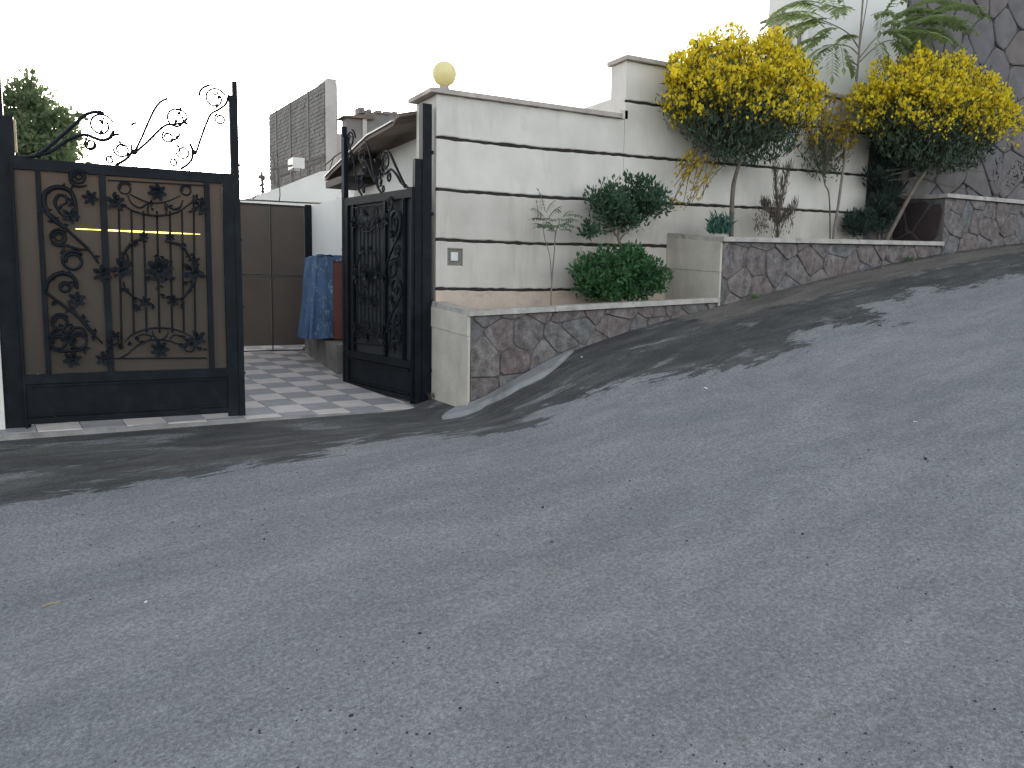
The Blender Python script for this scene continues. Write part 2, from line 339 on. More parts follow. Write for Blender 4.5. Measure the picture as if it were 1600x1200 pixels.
# concrete ramp beside the planter, a 3 cm raised wedge
up_ = [(700, 648), (715, 641), (728, 630), (765, 600), (795, 580), (835, 563), (868, 552), (886, 546)]
lo_ = [(690, 656), (718, 652), (745, 643), (785, 623), (815, 606), (848, 590), (872, 572), (895, 550)]
def on_edge(px, py):
    p = ground(px, py)
    return p
U_ = [on_edge(*q) for q in up_]; L_ = [on_edge(*q) for q in lo_]
for p in U_: p.y = min(p.y, -.05)
for p in U_:
    if p.x > 0: p.y = min(max(p.y, -.95), -.76)
cu = smoothcurve(U_, 5); cl = smoothcurve(L_, 5)
rm = MB(); n = len(cu); rows = 5; vs = []
for a, b in zip(cu, cl):
    for k in range(rows+1):
        t = k/rows; p = a.lerp(b, t); vs.append((p.x, p.y, float(H(p.x, p.y))+(.035 if k < rows else .028)))
    p = b; vs.append((p.x+.01, p.y-.02, float(H(p.x, p.y))-.03))
q = rows+2
rm.add(vs, [(i*q+k, (i+1)*q+k, (i+1)*q+k+1, i*q+k+1) for i in range(n-1) for k in range(q-1)])
rm.build('concrete_ramp', M['concrete'], smooth=True, kind='structure')

# ------------------------------------------------------------------ driveway and its tiles
DS = .05                                       # the drive climbs 5 cm per metre
dr = MB(); dr.hexa([(-3.9, -.15, -.2), (-.05, -.15, -.2), (.0, 9, -.2), (-3.9, 9, -.2), (-3.9, -.15, -.0155), (-.05, -.15, -.0155), (0, 9, 9*DS-.008), (-3.9, 9, 9*DS-.008)])
drive = dr.build('driveway', M['grout'], kind='structure')
T = .297; ang = math.radians(6.0); ox, oy = hy(516, 636.5, .35)[0], .35
ca, sa = math.cos(ang), math.sin(ang)
def gxy(i, j):
    x = ox+T*(i*ca-j*sa); y = oy+T*(i*sa+j*ca); return x, y
def clip_poly(poly, a, b, c):         # keep a*x+b*y<=c
    out = []
    for i in range(len(poly)):
        p, q2 = poly[i], poly[(i+1) % len(poly)]; dp = a*p[0]+b*p[1]-c; dq = a*q2[0]+b*q2[1]-c
        if dp <= 0: out.append(p)
        if (dp < 0 < dq) or (dq < 0 < dp):
            t = dp/(dp-dq); out.append((p[0]+t*(q2[0]-p[0]), p[1]+t*(q2[1]-p[1])))
    return out
def prism(mb, poly, zf, h, bev=0.0, fn=None):
    n = len(poly); vs = [(*p, zf(*p)-.006) for p in poly]+[(*p, zf(*p)+h) for p in poly]
    mb.add(vs, [tuple(range(n, 2*n))]+[(i, (i+1) % n, n+(i+1) % n, n+i) for i in range(n)])
cnt = 0
for j in range(-3, 26):
    for i in range(-13, 12):
        g_ = .003
        c4 = []
        for (a, b) in ((0, 0), (1, 0), (1, 1), (0, 1)):
            x, y = gxy(i+a, j+b); c4.append((x, y))
        cx = sum(p[0] for p in c4)/4; cy = sum(p[1] for p in c4)/4
        poly = [(cx+(p[0]-cx)*.978, cy+(p[1]-cy)*.978) for p in c4]
        poly = clip_poly(poly, 0, -1, .13); 
        if len(poly) > 2: poly = clip_poly(poly, 1, 0, -.13)
        if len(poly) > 2: poly = clip_poly(poly, -1, 0, 3.75)
        if len(poly) < 3 or cy > 5.6: continue
        if cy > 4.1 or cx < -2.2-.0*cy:      # hidden behind the left leaf and the inner gate: keep geometry, thin out far rows
            if cy > 4.6: continue
        mb = MB(); prism(mb, poly, lambda x, y: DS*y-.004, R.uniform(.0, .0025)+.004)
        mb.build('tile', M['tile_dark' if (i+j) % 2 == 0 else 'tile_light'], drive); cnt += 1

# ------------------------------------------------------------------ stone cladding: clipped Voronoi cells, each stone one piece
def voronoi(x0, x1, z0, z1, cell, seed, jit=.42, asp=1.0):
    r = random.Random(seed); nx = max(1, round((x1-x0)/(cell*asp))); nz = max(1, round((z1-z0)/cell)); sx = (x1-x0)/nx; sz = (z1-z0)/nz
    pts = [(x0+(i+.5+r.uniform(-jit, jit)+(.25 if k % 2 else -.25))*sx, z0+(k+.5+r.uniform(-jit, jit))*sz) for i in range(-2, nx+2) for k in range(-2, nz+2)]
    for a in pts:
        if not (x0-.3*cell < a[0] < x1+.3*cell and z0-.3*cell < a[1] < z1+.3*cell): continue
        poly = [(x0, z0), (x1, z0), (x1, z1), (x0, z1)]
        for b in pts:
            if b is a or abs(b[0]-a[0]) > 3*cell*asp or abs(b[1]-a[1]) > 3*cell: continue
            nxx, nzz = b[0]-a[0], b[1]-a[1]; cc = (b[0]**2+b[1]**2-a[0]**2-a[1]**2)/2
            poly = clip_poly(poly, nxx, nzz, cc)
            if len(poly) < 3: break
        if len(poly) >= 3: yield poly
def area(poly): return abs(sum(poly[i][0]*poly[(i+1) % len(poly)][1]-poly[(i+1) % len(poly)][0]*poly[i][1] for i in range(len(poly))))/2
def stones(parent, x0, x1, z0, z1, cell, frame, material, seed, joint=.012, proud=.022, ztop=None, zmin=None, asp=1.0, minarea=.002):
    r = random.Random(seed+5)
    for poly in voronoi(x0, x1, z0, z1, cell, seed, asp=asp):
        if ztop: poly = clip_poly(poly, -ztop[0], 1, ztop[1])
        if len(poly) < 3 or area(poly) < minarea: continue
        if zmin and max(p[1]-zmin(p[0]) for p in poly) < .02: continue
        # inset, then cut the corners slightly
        cx = sum(p[0] for p in poly)/len(poly); cz = sum(p[1] for p in poly)/len(poly)
        ins = []
        for p in poly:
            dx, dz = p[0]-cx, p[1]-cz; L = math.hypot(dx, dz); k = max(.5, (L-joint*r.uniform(.8, 1.5))/max(L, 1e-6)); ins.append((cx+dx*k, cz+dz*k))
        pts = []
        m = len(ins)
        for i in range(m):
            a, b, c = ins[i-1], ins[i], ins[(i+1) % m]; t = .16
            pts.append((b[0]+(a[0]-b[0])*t, b[1]+(a[1]-b[1])*t)); pts.append((b[0]+(c[0]-b[0])*t+r.uniform(-.004, .004), b[1]+(c[1]-b[1])*t+r.uniform(-.004, .004)))
        n = len(pts); h = proud*r.uniform(.5, 1.15); tx, tz = r.uniform(-.03, .03), r.uniform(-.03, .03)
        vs = []
        for lvl, (hh, k) in enumerate(((0, 1.0), (h*.7, .99), (h, .93))):
            for p in pts:
                dx, dz = (p[0]-cx)*k, (p[1]-cz)*k
                vs.append(frame(cx+dx, cz+dz, hh+(dx*tx+dz*tz if lvl else 0)))
        vs.append(frame(cx, cz, h+.003))
        fs = [(l*n+i, l*n+(i+1) % n, (l+1)*n+(i+1) % n, (l+1)*n+i) for l in range(2) for i in range(n)]+[(2*n+i, 2*n+(i+1) % n, 3*n) for i in range(n)]
        mb = MB(); mb.add(vs, fs); mb.build('stone', material, parent)

# ------------------------------------------------------------------ planters
def planter(name, label, x0, x1, zc0, zc1, zback, side, xback0, seed, yf=-.75, capx1=None):
    zb = -.3
    t = thing(name, label, 'planter', (x0, yf, float(H(x0, yf))))
    b = MB()                                     # masonry core under the cap, following its fall
    b.hexa([(x0+.012, yf+.03, zb), (x1, yf+.03, zb), (x1, yf+.14, zb), (x0+.012, yf+.14, zb),
            (x0+.012, yf+.03, zc0-.05), (x1, yf+.03, zc1-.05), (x1, yf+.14, zc1-.05), (x0+.012, yf+.14, zc0-.05)])
    b.hexa([(x0+.012, yf+.142, zb), (x0+.11, yf+.142, zb), (xback0+.11, -.002, zb), (xback0+.012, -.002, zb),
            (x0+.012, yf+.142, zc0-.05), (x0+.11, yf+.142, zc0-.05), (xback0+.11, -.002, zc0-.05+zback), (xback0+.012, -.002, zc0-.05+zback)])
    rel(t, b).build('core', M['mortar_grey'], t)
    s = MB(); s.hexa([(x0+.112, yf+.142, zb), (x1-.02, yf+.142, zb), (x1-.02, -.004, zb), (xback0+.112, -.004, zb),
            (x0+.1, yf+.14, zc0-.03), (x1-.02, yf+.14, zc1-.03), (x1-.02, -.004, zc1-.03), (xback0+.1, -.004, zc0-.03)])
    s.v = [(x, y, z-.10) for x, y, z in s.v]
    rel(t, s).build('soil', M['soil'], t)
    L = x1-x0; nseg = max(2, round(L/.9)); cuts = [0]+[(k+R.uniform(-.15, .15))/nseg for k in range(1, nseg)]+[1]
    for a, c in zip(cuts[:-1], cuts[1:]):        # cap slabs
        xa, xb = x0+L*a+.002, x0+L*c-.002; za, zb_ = zc0+(zc1-zc0)*a, zc0+(zc1-zc0)*c; o = R.uniform(-.004, .004)
        if a == 0: xa -= .015
        m = MB(); m.hexa([(xa, yf-.025+o, za-.048), (xb, yf-.025+o, zb_-.048), (xb, yf+.15, zb_-.048), (xa, yf+.15, za-.048),
                          (xa, yf-.02+o, za), (xb, yf-.02+o, zb_), (xb, yf+.15, zb_), (xa, yf+.15, za)])
        rel(t, m).build('cap_slab', M['cap'], t)
    m = MB()                                     # cap over the end wall
    m.hexa([(x0-.012, yf+.155, zc0-.048), (x0+.12, yf+.155, zc0-.048), (xback0+.12, -.004, zc0-.048+zback), (xback0-.012, -.004, zc0-.048+zback),
            (x0-.012, yf+.155, zc0), (x0+.12, yf+.155, zc0), (xback0+.12, -.004, zc0+zback), (xback0-.012, -.004, zc0+zback)])
    rel(t, m).build('cap_slab', M['cap'], t)
    l = t.location
    def fr(x, z, h): return (x-l.x, yf+.03-h-l.y, z-l.z)
    stones(t, x0+.012, x1, float(H(x0, yf))-.25, max(zc0, zc1)+.02, .27, fr, M['stone'], seed, joint=.0030, proud=.020, ztop=((zc1-zc0)/L, zc0-.052-(zc1-zc0)/L*x0), zmin=lambda x: float(H(x, yf)), asp=1.15)
    dy = -yf
    if side == 'slab':
        zg = float(H(x0, yf))-.15; zt = zc0-.05; zs = zt-.17 if seed == 1 else zg+(zt-zg)*.62
        for (a, c, pr) in ((zg, zs-.003, .012), (zs, zt, .016 if seed != 1 else .02)):
            f = lambda z: zback*(z-zg)/(zt-zg)
            m = MB(); m.hexa([(x0-pr, yf+.018, a), (x0+.010, yf+.018, a), (xback0+.012, -.004, a+f(a)), (xback0-pr, -.004, a+f(a)),
                              (x0-pr, yf+.018, c), (x0+.010, yf+.018, c), (xback0+.012, -.004, c+f(c)), (xback0-pr, -.004, c+f(c))])
            rel(t, m).build('end_slab', M['plaster_end'], t)
    else:
        def fs_(y, z, h):
            k = (y-yf)/(-yf); xx = x0+(xback0-x0)*k; return (xx+.012-h-l.x, y-l.y, z-l.z)
        stones(t, yf+.03, -.01, zc0-.95, zc0-.052, .36, fs_, M['stone_dark'], seed+50, asp=.6, ztop=(zback/dy, zc0-.052+zback))
    return t
planter('stone_planter', 'low stone clad planter next to the open gate, pale slab end', 0.0, 2.80, .905, 1.035, .06, 'slab', -.03, 1)
planter('stone_planter', 'middle stone clad planter with plaster end under the yellow broom', 2.82, 6.36, 1.645, 1.735, .07, 'slab', 2.72, 2)
planter('stone_planter', 'highest stone clad planter uphill at the right edge, dark stone end', 6.36, 10.6, 2.31, 2.36, .05, 'stone', 6.44, 3)

# ------------------------------------------------------------------ banded boundary wall
wall = thing('boundary_wall', 'long white stucco garden wall with dark horizontal grooves and stone coping', 'wall', (0, .25, 0))
def wp(mb, name, m, **k): return rel(wall, mb).build(name, m, wall, **k)
TH = .50
wp(MB().box(.004, 2.10, .03, TH, -.3, 2.835), 'core', M['plaster'])
wp(MB().box(2.102, 5.86, .03, TH, -.3, 2.84), 'core', M['plaster'])
wp(MB().box(2.102, 5.86, .03, .27, 2.841, 3.42), 'core', M['plaster'])
zg = [1.08, 1.535, 1.99, 2.455, 3.0]
def gz(k, X):        # the grooves are not quite level
    return zg[k]+(.012*X if k == 4 else (.025, .02, .016, .014)[0]*max(0, X-1)*.9)
def ragged(x0, x1, zb, zt, y0, yb, step=.06, amp=.005):
    n = max(2, int((x1-x0)/step)); m = MB(); vs = []
    for i in range(n+1):
        x = x0+(x1-x0)*i/n; a = zb(x)+R.uniform(-amp, amp); b = zt(x)+R.uniform(-amp, amp)
        vs += [(x, yb, a), (x, y0+.006, a+.001), (x, y0, a+.009), (x, y0, b-.009), (x, y0+.006, b-.001), (x, yb, b)]
    fs = [(i*6+k, (i+1)*6+k, (i+1)*6+k+1, i*6+k+1) for i in range(n) for k in range(5)]+[tuple(range(6))[::-1], tuple(range(n*6, n*6+6))]
    return m.add(vs, fs)
G2 = .014
segs = [(0.0, 2.095), (2.10, 5.86)]
for s_, (xa, xb) in enumerate(segs):
    tops = 2.84 if s_ == 0 else 3.42
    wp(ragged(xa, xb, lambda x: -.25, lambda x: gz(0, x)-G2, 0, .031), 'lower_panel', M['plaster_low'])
    for k in range(4):
        zt = (lambda x, k=k: gz(k+1, x)-G2) if (k < 3 or s_ == 1) else (lambda x: 2.84)
        if k == 0 and s_ == 0:                       # this band has a small socket recess
            a = ragged(xa, .115, lambda x: gz(0, x)+G2, zt, 0, .031); b = ragged(.275, xb, lambda x: gz(0, x)+G2, zt, 0, .031)
            a.add(b.v, b.f); c = ragged(.115, .275, lambda x: gz(0, x)+G2, lambda x: 1.30, 0, .031, amp=.003); a.add(c.v, c.f)
            c = ragged(.115, .275, lambda x: 1.455, zt, 0, .031, amp=.003); a.add(c.v, c.f); wp(a, 'panel', M['plaster_mid'])
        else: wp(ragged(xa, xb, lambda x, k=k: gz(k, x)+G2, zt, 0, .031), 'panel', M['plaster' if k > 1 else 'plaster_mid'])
    if s_ == 1: wp(ragged(xa, xb, lambda x: gz(4, x)+G2, lambda x: 3.425, 0, .031), 'panel', M['plaster'])
for k in range(5):
    m = MB(); x0, x1 = (.002, 5.86) if k < 4 else (2.115, 5.86); n = 40; vs = []
    for i in range(n+1):
        x = x0+(x1-x0)*i/n; z = gz(k, x); vs += [(x, .03, z-G2-.012), (x, .012, z-G2-.012), (x, .012, z+G2+.012), (x, .03, z+G2+.012)]
    m.add(vs, [(i*4+j, (i+1)*4+j, (i+1)*4+j+1, i*4+j+1) for i in range(n) for j in range(3)]+[(3, 2, 1, 0)])
    wp(m, 'groove', M['joint'])
wp(MB().box(.118, .272, .022, .0295, 1.303, 1.452), 'socket_recess', M['plinth'])
sb = MB(); sb.box(.155, .225, .004, .0195, 1.345, 1.425); wp(sb, 'junction_box', M['whiteplastic'])
# coping slabs
xx = -.03
for k, x1 in enumerate((.62, 1.33, 2.04)):
    m = MB(); o = R.uniform(-.003, .003); m.box(xx, x1-.003, -.045+o, TH+.03, 2.84, 2.882+o*.5); wp(m, 'coping_slab', M['coping']); xx = x1
wp(MB().box(-.075, -.0325, -.045, TH+.03, 2.838, 2.878), 'coping_slab', M['coping'])
wp(MB().box(2.04, 2.135, .0, TH, 2.845, 2.93), 'coping_slab', M['plaster'], label='patched plaster step in the wall top')
xx = 2.07
for x1 in (2.95, 3.8, 4.7, 5.88):
    wp(MB().box(xx, x1-.003, -.045, .31, 3.425, 3.468), 'coping_slab', M['coping']); xx = x1
wp(MB().tube([(2.12, .1, 2.93), (2.11, .1, 3.02), (2.115, .09, 3.08)], .008), 'pipe_stub', M['dark'])
pw = MB(); pw.box(2.22, 2.50, .272, 2.6, 2.842, 3.14); o = pw.build('parapet_wall', M['plaster']); tag(o, 'plain pale parapet wall running back behind the raised garden wall', 'wall')

# globe lamp on the corner
gl = thing('globe_lamp', 'cream round globe lamp on the corner of the garden wall', 'lamp', (.10, .06, 2.882))
rel(gl, MB().tube([(.10, .06, 2.883), (.10, .06, 2.93)], [.05, .042], 16)).build('collar', M['coping'], gl)
gs = MB().sphere((.10, .06, 3.035), .112, 28, 18); rel(gl, gs).build('globe', M['globe'], gl, smooth=True)

# ------------------------------------------------------------------ gate leaves
W, HT = 1.54, 1.985
def lp(px, py, y=-.035):
    p = hy(px, py, 0.0); return Vector((p.x+3.33, y, p.z))
def leafpart(parent, mb, name, m, **k): return mb.build(name, m, parent, **k)
GA = thing('gate_leaf', 'nearly closed black iron gate leaf with brown sheet, left of the driveway', 'gate', (-3.33, 0, 0))
S0, S1, S2, S3, S4 = [lp(px, 400).x for px in (28, 66, 165, 326, 350)]
ZB, ZT = .405, 1.905
leafpart(GA, MB().box(0, S0, -.025, .025, .0, HT), 'stile', M['iron'])
leafpart(GA, MB().box(S4, W-.002, -.025, .025, .0, HT), 'stile', M['iron'])
leafpart(GA, MB().box(S0+.001, S4-.001, -.025, .025, ZT, HT-.001), 'top_rail', M['iron'])
leafpart(GA, MB().box(S0+.001, S4-.001, -.028, .025, .335, ZB), 'middle_rail', M['iron'])
leafpart(GA, MB().box(S0+.001, S4-.001, -.028, .025, .03, .075), 'bottom_rail', M['iron'])
leafpart(GA, MB().box(S0+.001, S4-.001, -.008, .008, .076, .334), 'lower_panel', M['iron'])
leafpart(GA, MB().box(S0+.001, S4-.001, .009, .013, ZB+.001, ZT-.001), 'backing_sheet', M['sheet'])
for a, wd in ((S1, .018), (S2, .024), (S3, .020)):
    leafpart(GA, MB().box(a-wd, a+wd, -.022, .008, ZB+.001, ZT-.001), 'mullion', M['iron'])
leafpart(GA, MB().box(S1-.0, S1+.014, -.03, -.0225, ZB+.001, ZT-.001), 'trim_strip', M['iron'])
for z in (.32, .095): leafpart(GA, MB().box(S0+.03, S4-.03, -.034, -.0085, z-.006, z+.006), 'moulding', M['iron'])
leafpart(GA, MB().box(W, W+.047, -.03, .02, -.01, 1.99).box(W-.018, W+.047, -.03, .02, 1.99, 2.60).box(W+.010, W+.047, -.03, .02, 2.60, 2.71), 'closing_post', M['iron'])
leafpart(GA, MB().tube([(W+.02, 0, .0), (W+.005, 0, -.03)], .008), 'drop_bolt', M['iron'])
for z in (.35, .9, 1.45, 2.05): leafpart(GA, MB().box(W+.045, W+.056, -.03, -.01, z, z+.02), 'hinge_lug', M['iron'])
# seven bars of the centre panel
for a, b in ((185, 190), (205, 209), (224, 229), (245, 249), (265, 269), (284, 287), (302, 305)):
    leafpart(GA, MB().tube([lp(a, 300+ (30 if 195 < a < 295 else 5), -.02), lp(b, 520 if 195 < a < 295 else 540, -.02)], .0075, 6), 'bar', M['iron'])
leafpart(GA, MB().tube([lp(168, 282, -.02), lp(322, 290.5, -.02)], .006, 6), 'rod', M['iron'])
leafpart(GA, MB().tube([lp(168, 560, -.02), lp(322, 559, -.02)], .006, 6), 'rod', M['iron'])
def scroll(pts, r, y=-.034, n=5, taper=True):
    c = smoothcurve([lp(*p, y) for p in pts], n); k = len(c)
    return MB().tube(c, [r*(.55+.45*math.sin(math.pi*min(1, (i+1)/k*1.0))) if taper else r for i in range(k)], 6)
def ring(px, py, rp, r, y=-.034, turns=1.25):
    m = MB(); c = lp(px, py, y); rr = rp/195.0; pts = []
    for i in range(int(20*turns)):
        t = 2*math.pi*i/20; q_ = rr*(1-.42*i/(20*turns) if turns > 1.05 else 1); pts.append(c+Vector((q_*math.cos(t+.6), 0, q_*math.sin(t+.6))))
    if turns <= 1.05: pts.append(pts[0])
    return m.tube(pts, r, 6)
panel_curves = [
 ([(190,319),(210,331),(244,337.5),(275,332.5),(300,316)], .0075), ([(199,305),(203,315),(210,322),(220,325),(231,318),(245,318),(262,315),(282,306)], .0065),
 ([(257,318),(269,327),(280,325),(285,313)], .008), ([(202,304),(214,310),(228,316),(240,318)], .006), ([(232,320),(230,328),(232,336)], .006), ([(256,320),(260,328),(258,335)], .006),
 ([(187,404),(194,395),(204,382),(217,375),(230,378)], .010), ([(257,377),(270,380),(284,384),(292,397),(300,408)], .010),
 ([(195,534),(207,522),(230,514),(250,512),(275,515),(297,525)], .0065), ([(204,548),(220,536),(237,531),(262,532),(285,540)], .0065),
 ([(210,528),(222,522),(236,525),(232,532)], .006), ([(264,530),(272,523),(284,526),(292,534)], .006), ([(238,516),(240,525),(250,531),(260,524),(262,516)], .006),
 ([(186,560),(200,552),(206,545)], .006), ([(192,440),(196,452),(206,462),(218,468)], .008), ([(300,440),(296,452),(286,464),(276,468)], .008)]
side_curves = [
 ([(104,358),(88,348),(76,335),(69,316),(73,300),(90,293),(108,298),(116,312),(119,330),(121,346)], .0135), ([(112,344),(97,336),(90,326),(86,316),(92,306),(103,308),(104,317),(97,321)], .0095),
 ([(80,334),(104,358),(122,375),(138,390),(154,412)], .0085), ([(108,272),(110,284),(118,291),(128,292),(136,290)], .008),
 ([(80,380),(92,384),(104,384),(120,389),(138,391)], .009), ([(100,384),(99,398),(101,410)], .007),
 ([(72,455),(75,441),(83,432),(96,427),(110,430),(119,440),(121,452)], .0125), ([(72,455),(80,463),(96,475),(120,493),(140,516),(160,536)], .0085), ([(106,470),(116,486),(134,505),(150,524)], .007),
 ([(76,528),(84,516),(94,512),(106,520),(118,512),(130,514),(136,526)], .009), ([(78,542),(90,548),(108,548),(126,546),(136,538)], .008), ([(98,516),(103,524),(107,532)], .007), ([(106,300),(112,294),(118,290)], .006)]
mm = MB()
for ci, (pts, r) in enumerate(panel_curves+side_curves):
    q_ = scroll(pts, r*(1.15 if ci < len(panel_curves) else 1.35)); mm.add(q_.v, q_.f)
for (px, py, rp, r) in ((195,295,10,.005),(290,298,9,.005),(296,542,9,.005),(178,531,8,.006),(123,277,11,.007),(123,277,4,.006),(92,371,12,.007),(92,371,5,.006),(102,449,8,.008),(94,503,12,.009),(92,534,12,.008),(124,532,13,.008),(114,408,15,.009)):
    q_ = ring(px, py, rp, r*1.3, turns=1.0 if rp < 6 else 1.5); mm.add(q_.v, q_.f)
rl = random.Random(9)
for px, py in ((84,348),(98,352),(72,330),(78,296),(100,294),(116,318),(108,336),(96,328),(112,350),(128,380),(146,402),(104,392),(78,438),(104,426),(118,444),(90,470),(108,484),(132,502),(148,522),(84,520),(100,514),(116,512),(132,518),(86,545),(108,549),(130,545),(98,524),(116,538),
               (182,310),(186,324),(172,322),(305,312),(318,330),(300,330),(200,398),(210,378),(284,380),(296,400),(238,410),(262,410),(236,436),(262,436),(249,400),(249,446),(212,474),(240,476),(258,466),(284,474),(196,450),(298,450),(184,428),(172,424),(310,432),(294,440),(186,546),(200,540),(290,530),(304,540),(172,548),(316,546),(236,324),(262,324),(216,534),(278,536)):
    for q in range(2):
        an = rl.uniform(0, 6.3); p = lp(px, py, -.034); d_ = Vector((math.cos(an), 0, math.sin(an)))*rl.uniform(.035, .06); n_0 = Vector((-d_.z, 0, d_.x))*.30; o_ = Vector((0, -.008, 0))
        vs = [p, p+d_*.45+n_0+o_, p+d_*1.0+o_*1.5, p+d_*.45-n_0+o_]; vs += [v_+Vector((0, .006, 0)) for v_ in vs]
        mm.add(vs, [(0, 1, 2, 3), (7, 6, 5, 4)]+[(k, (k+1) % 4, 4+(k+1) % 4, 4+k) for k in range(4)])
leafpart(GA, mm, 'scrollwork', M['iron'], smooth=True, kind='stuff')
def rosette_mesh(nm, rad, petals):
    m = MB(); 
    for lay, (rr, n, tilt) in enumerate(((rad, petals, .12), (rad*.62, petals-1, .5))):
        for i in range(n):
            t = 2*math.pi*(i+.5*lay)/n; d = Vector((math.cos(t), 0, math.sin(t))); s_ = Vector((-math.sin(t), 0, math.cos(t)))
            b = d*rr*.12; y = -.004*lay
            vs = [b+Vector((0, y, 0)), b+d*rr*.45+s_*rr*.30+Vector((0, y-rr*tilt*.5, 0)), b+d*rr*.9+s_*rr*.14+Vector((0, y-rr*tilt, 0)), b+d*rr*.9-s_*rr*.14+Vector((0, y-rr*tilt, 0)), b+d*rr*.45-s_*rr*.30+Vector((0, y-rr*tilt*.5, 0))]
            vs += [v_+Vector((0, .004, 0)) for v_ in vs]
            m.add(vs, [(0, 1, 2, 3, 4), (9, 8, 7, 6, 5)]+[(k, (k+1) % 5, 5+(k+1) % 5, 5+k) for k in range(5)])
    m.sphere((0, -.006, 0), rad*.2, 8, 5)
    return m
ros = {}
def rosette(px, py, rp, petals=6, name='rosette'):
    k = (rp, petals)
    if k not in ros: 
        o = rosette_mesh('rosette', rp/190.0, petals).build(name, M['iron'], GA); ros[k] = o.data
    else:
        o = bpy.data.objects.new(name, ros[k]); SC.collection.objects.link(o); o.parent = GA
    o.location = lp(px, py, -.036); o.rotation_euler = (0, R.uniform(0, 1), 0)
for a in ((245,301,13,7),(224,370,7,6),(265,371,7,6),(249,422,19,8),(226,472,9,6),(270,470,9,6),(249,545,13,7),(141,310,11,6),(120,468,12,6),(113,561,12,6),(162,560,11,6),(160,428,13,6),(179,315,13,5),(311,322,13,5),(191,420,15,5),(300,425,16,5),(303,408,9,5),(192,408,9,5),(107,530,9,6),(110,338,12,5),(179,524,8,5),(308,528,13,5),(214,481,6,5)): rosette(*a)
# crest above the top rail
crest = [([(20,245),(40,246),(60,242),(80,236),(104,220),(126,211),(140,212),(146,215),(160,219),(172,215),(178,204)], .0085), ([(60,242),(80,226),(110,200),(130,182),(142,176),(155,175),(163,178)], .0085),
 ([(180,258),(190,253),(200,246),(207,236)], .0075), ([(210,238),(220,218),(234,186),(242,170),(251,159),(262,154)], .006), ([(210,240),(232,220),(246,206),(258,196),(272,194),(286,192),(292,185)], .0065),
 ([(282,264),(293,257),(300,248),(301,236),(297,224)], .007), ([(306,240),(314,216),(322,194),(330,178),(342,171),(353,162),(357,148)], .006), ([(311,150),(313,142),(319,136),(328,133)], .005),
 ([(206,236),(206,226)], .005), ([(178,205),(174,212),(182,210),(188,211)], .0045), ([(292,184),(289,192),(294,193)], .0045), ([(205,197),(208,193),(214,192)], .004), ([(139,232),(146,230),(148,223)], .0045),
 ([(281,209),(277,216),(270,219),(267,223)], .0045)]
mc = MB()
for pts, r in crest:
    q_ = scroll(pts, max(.0095, r*1.55), y=0.0, taper=False); mc.add(q_.v, q_.f)
for (px, py, rp, tn, a0) in ((158,196,20,1.15,.3),(276,186,19,1.15,.3),(336,154,19,1.15,.3),(142,226,10,1.3,2.),(262,214,10,1.3,2.),(344,186,10,1.3,2.),(190,234,13,1.3,3.),(286,238,12,1.3,3.),(172,250,7,1.2,1.),(272,254,7,1.2,1.)):
    c = lp(px, py, 0); rr_ = rp/225.0; n_p = int(18*tn)
    mc.tube([c+Vector((rr_*(1-.5*i/n_p)*math.cos(a0+2*math.pi*i/18), 0, rr_*(1-.5*i/n_p)*math.sin(a0+2*math.pi*i/18))) for i in range(n_p)], .0088, 5)
for px, py in ((60,242),(210,238),(304,238)):
    c = lp(px, py, 0); mc.sphere(c, .022, 8, 6)
leafpart(GA, mc, 'crest_scroll', M['iron'], smooth=True, kind='stuff')
ml = MB()
for px, py, dx, dy in ((160,188,-7,1),(160,188,3,-5),(160,202,-3,8),(160,196,0,-8),(280,172,-6,-1),(280,172,4,-4),(277,186,-4,6),(278,180,3,-6),(339,148,-6,0),(339,148,2,-5),(340,161,-2,8),(341,156,1,-7),(188,226,-1,-7),(188,226,6,3),(188,226,-6,3),(281,232,-5,-6),(281,232,5,0),(281,232,-1,6),(172,214,4,-6),(274,216,5,-4)):
    p = lp(px, py, 0); e = lp(px+dx, py+dy, 0); d = (e-p); s_ = Vector((-d.z, 0, d.x))*.38; 
    vs = [p+Vector((0, -.004, 0)), p+d*.45+s_+Vector((0, -.004, 0)), p+d*1.35+Vector((0, -.004, 0)), p+d*.45-s_+Vector((0, -.004, 0))]; vs += [v_+Vector((0, .008, 0)) for v_ in vs]
    ml.add(vs, [(0, 1, 2, 3), (7, 6, 5, 4)]+[(k, (k+1) % 4, 4+(k+1) % 4, 4+k) for k in range(4)])
leafpart(GA, ml, 'crest_leaf', M['iron'], kind='stuff')
# the opened leaf: the same leaf, mirrored, swung inwards on its own hinge
h0 = Vector((-.215, .03, .0)); e0 = hy(538, 400, 1.42); dv = Vector((e0.x-h0.x, e0.y-h0.y, 0)); ln = dv.length
GB = GA.copy(); SC.collection.objects.link(GB)
GB['label'] = 'opened black iron gate leaf seen edge-on, swung inwards by the wall corner'
GA['group'] = GB['group'] = 'iron entrance gate leaves'
GB.location = h0; GB.rotation_euler = (0, -math.radians(.5), math.atan2(dv.y, dv.x)); GB.scale = (ln/(W+.04), -1, 1.0)
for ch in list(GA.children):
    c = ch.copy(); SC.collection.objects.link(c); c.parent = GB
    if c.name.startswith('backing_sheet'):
        c.data = c.data.copy(); c.data.materials[0] = mat('shaded_sheet', (.022, .025, .03), .6, .2, 4, 90, .2, .003)  # same sheet recoloured dark, painting in the missing backlight behind this leaf
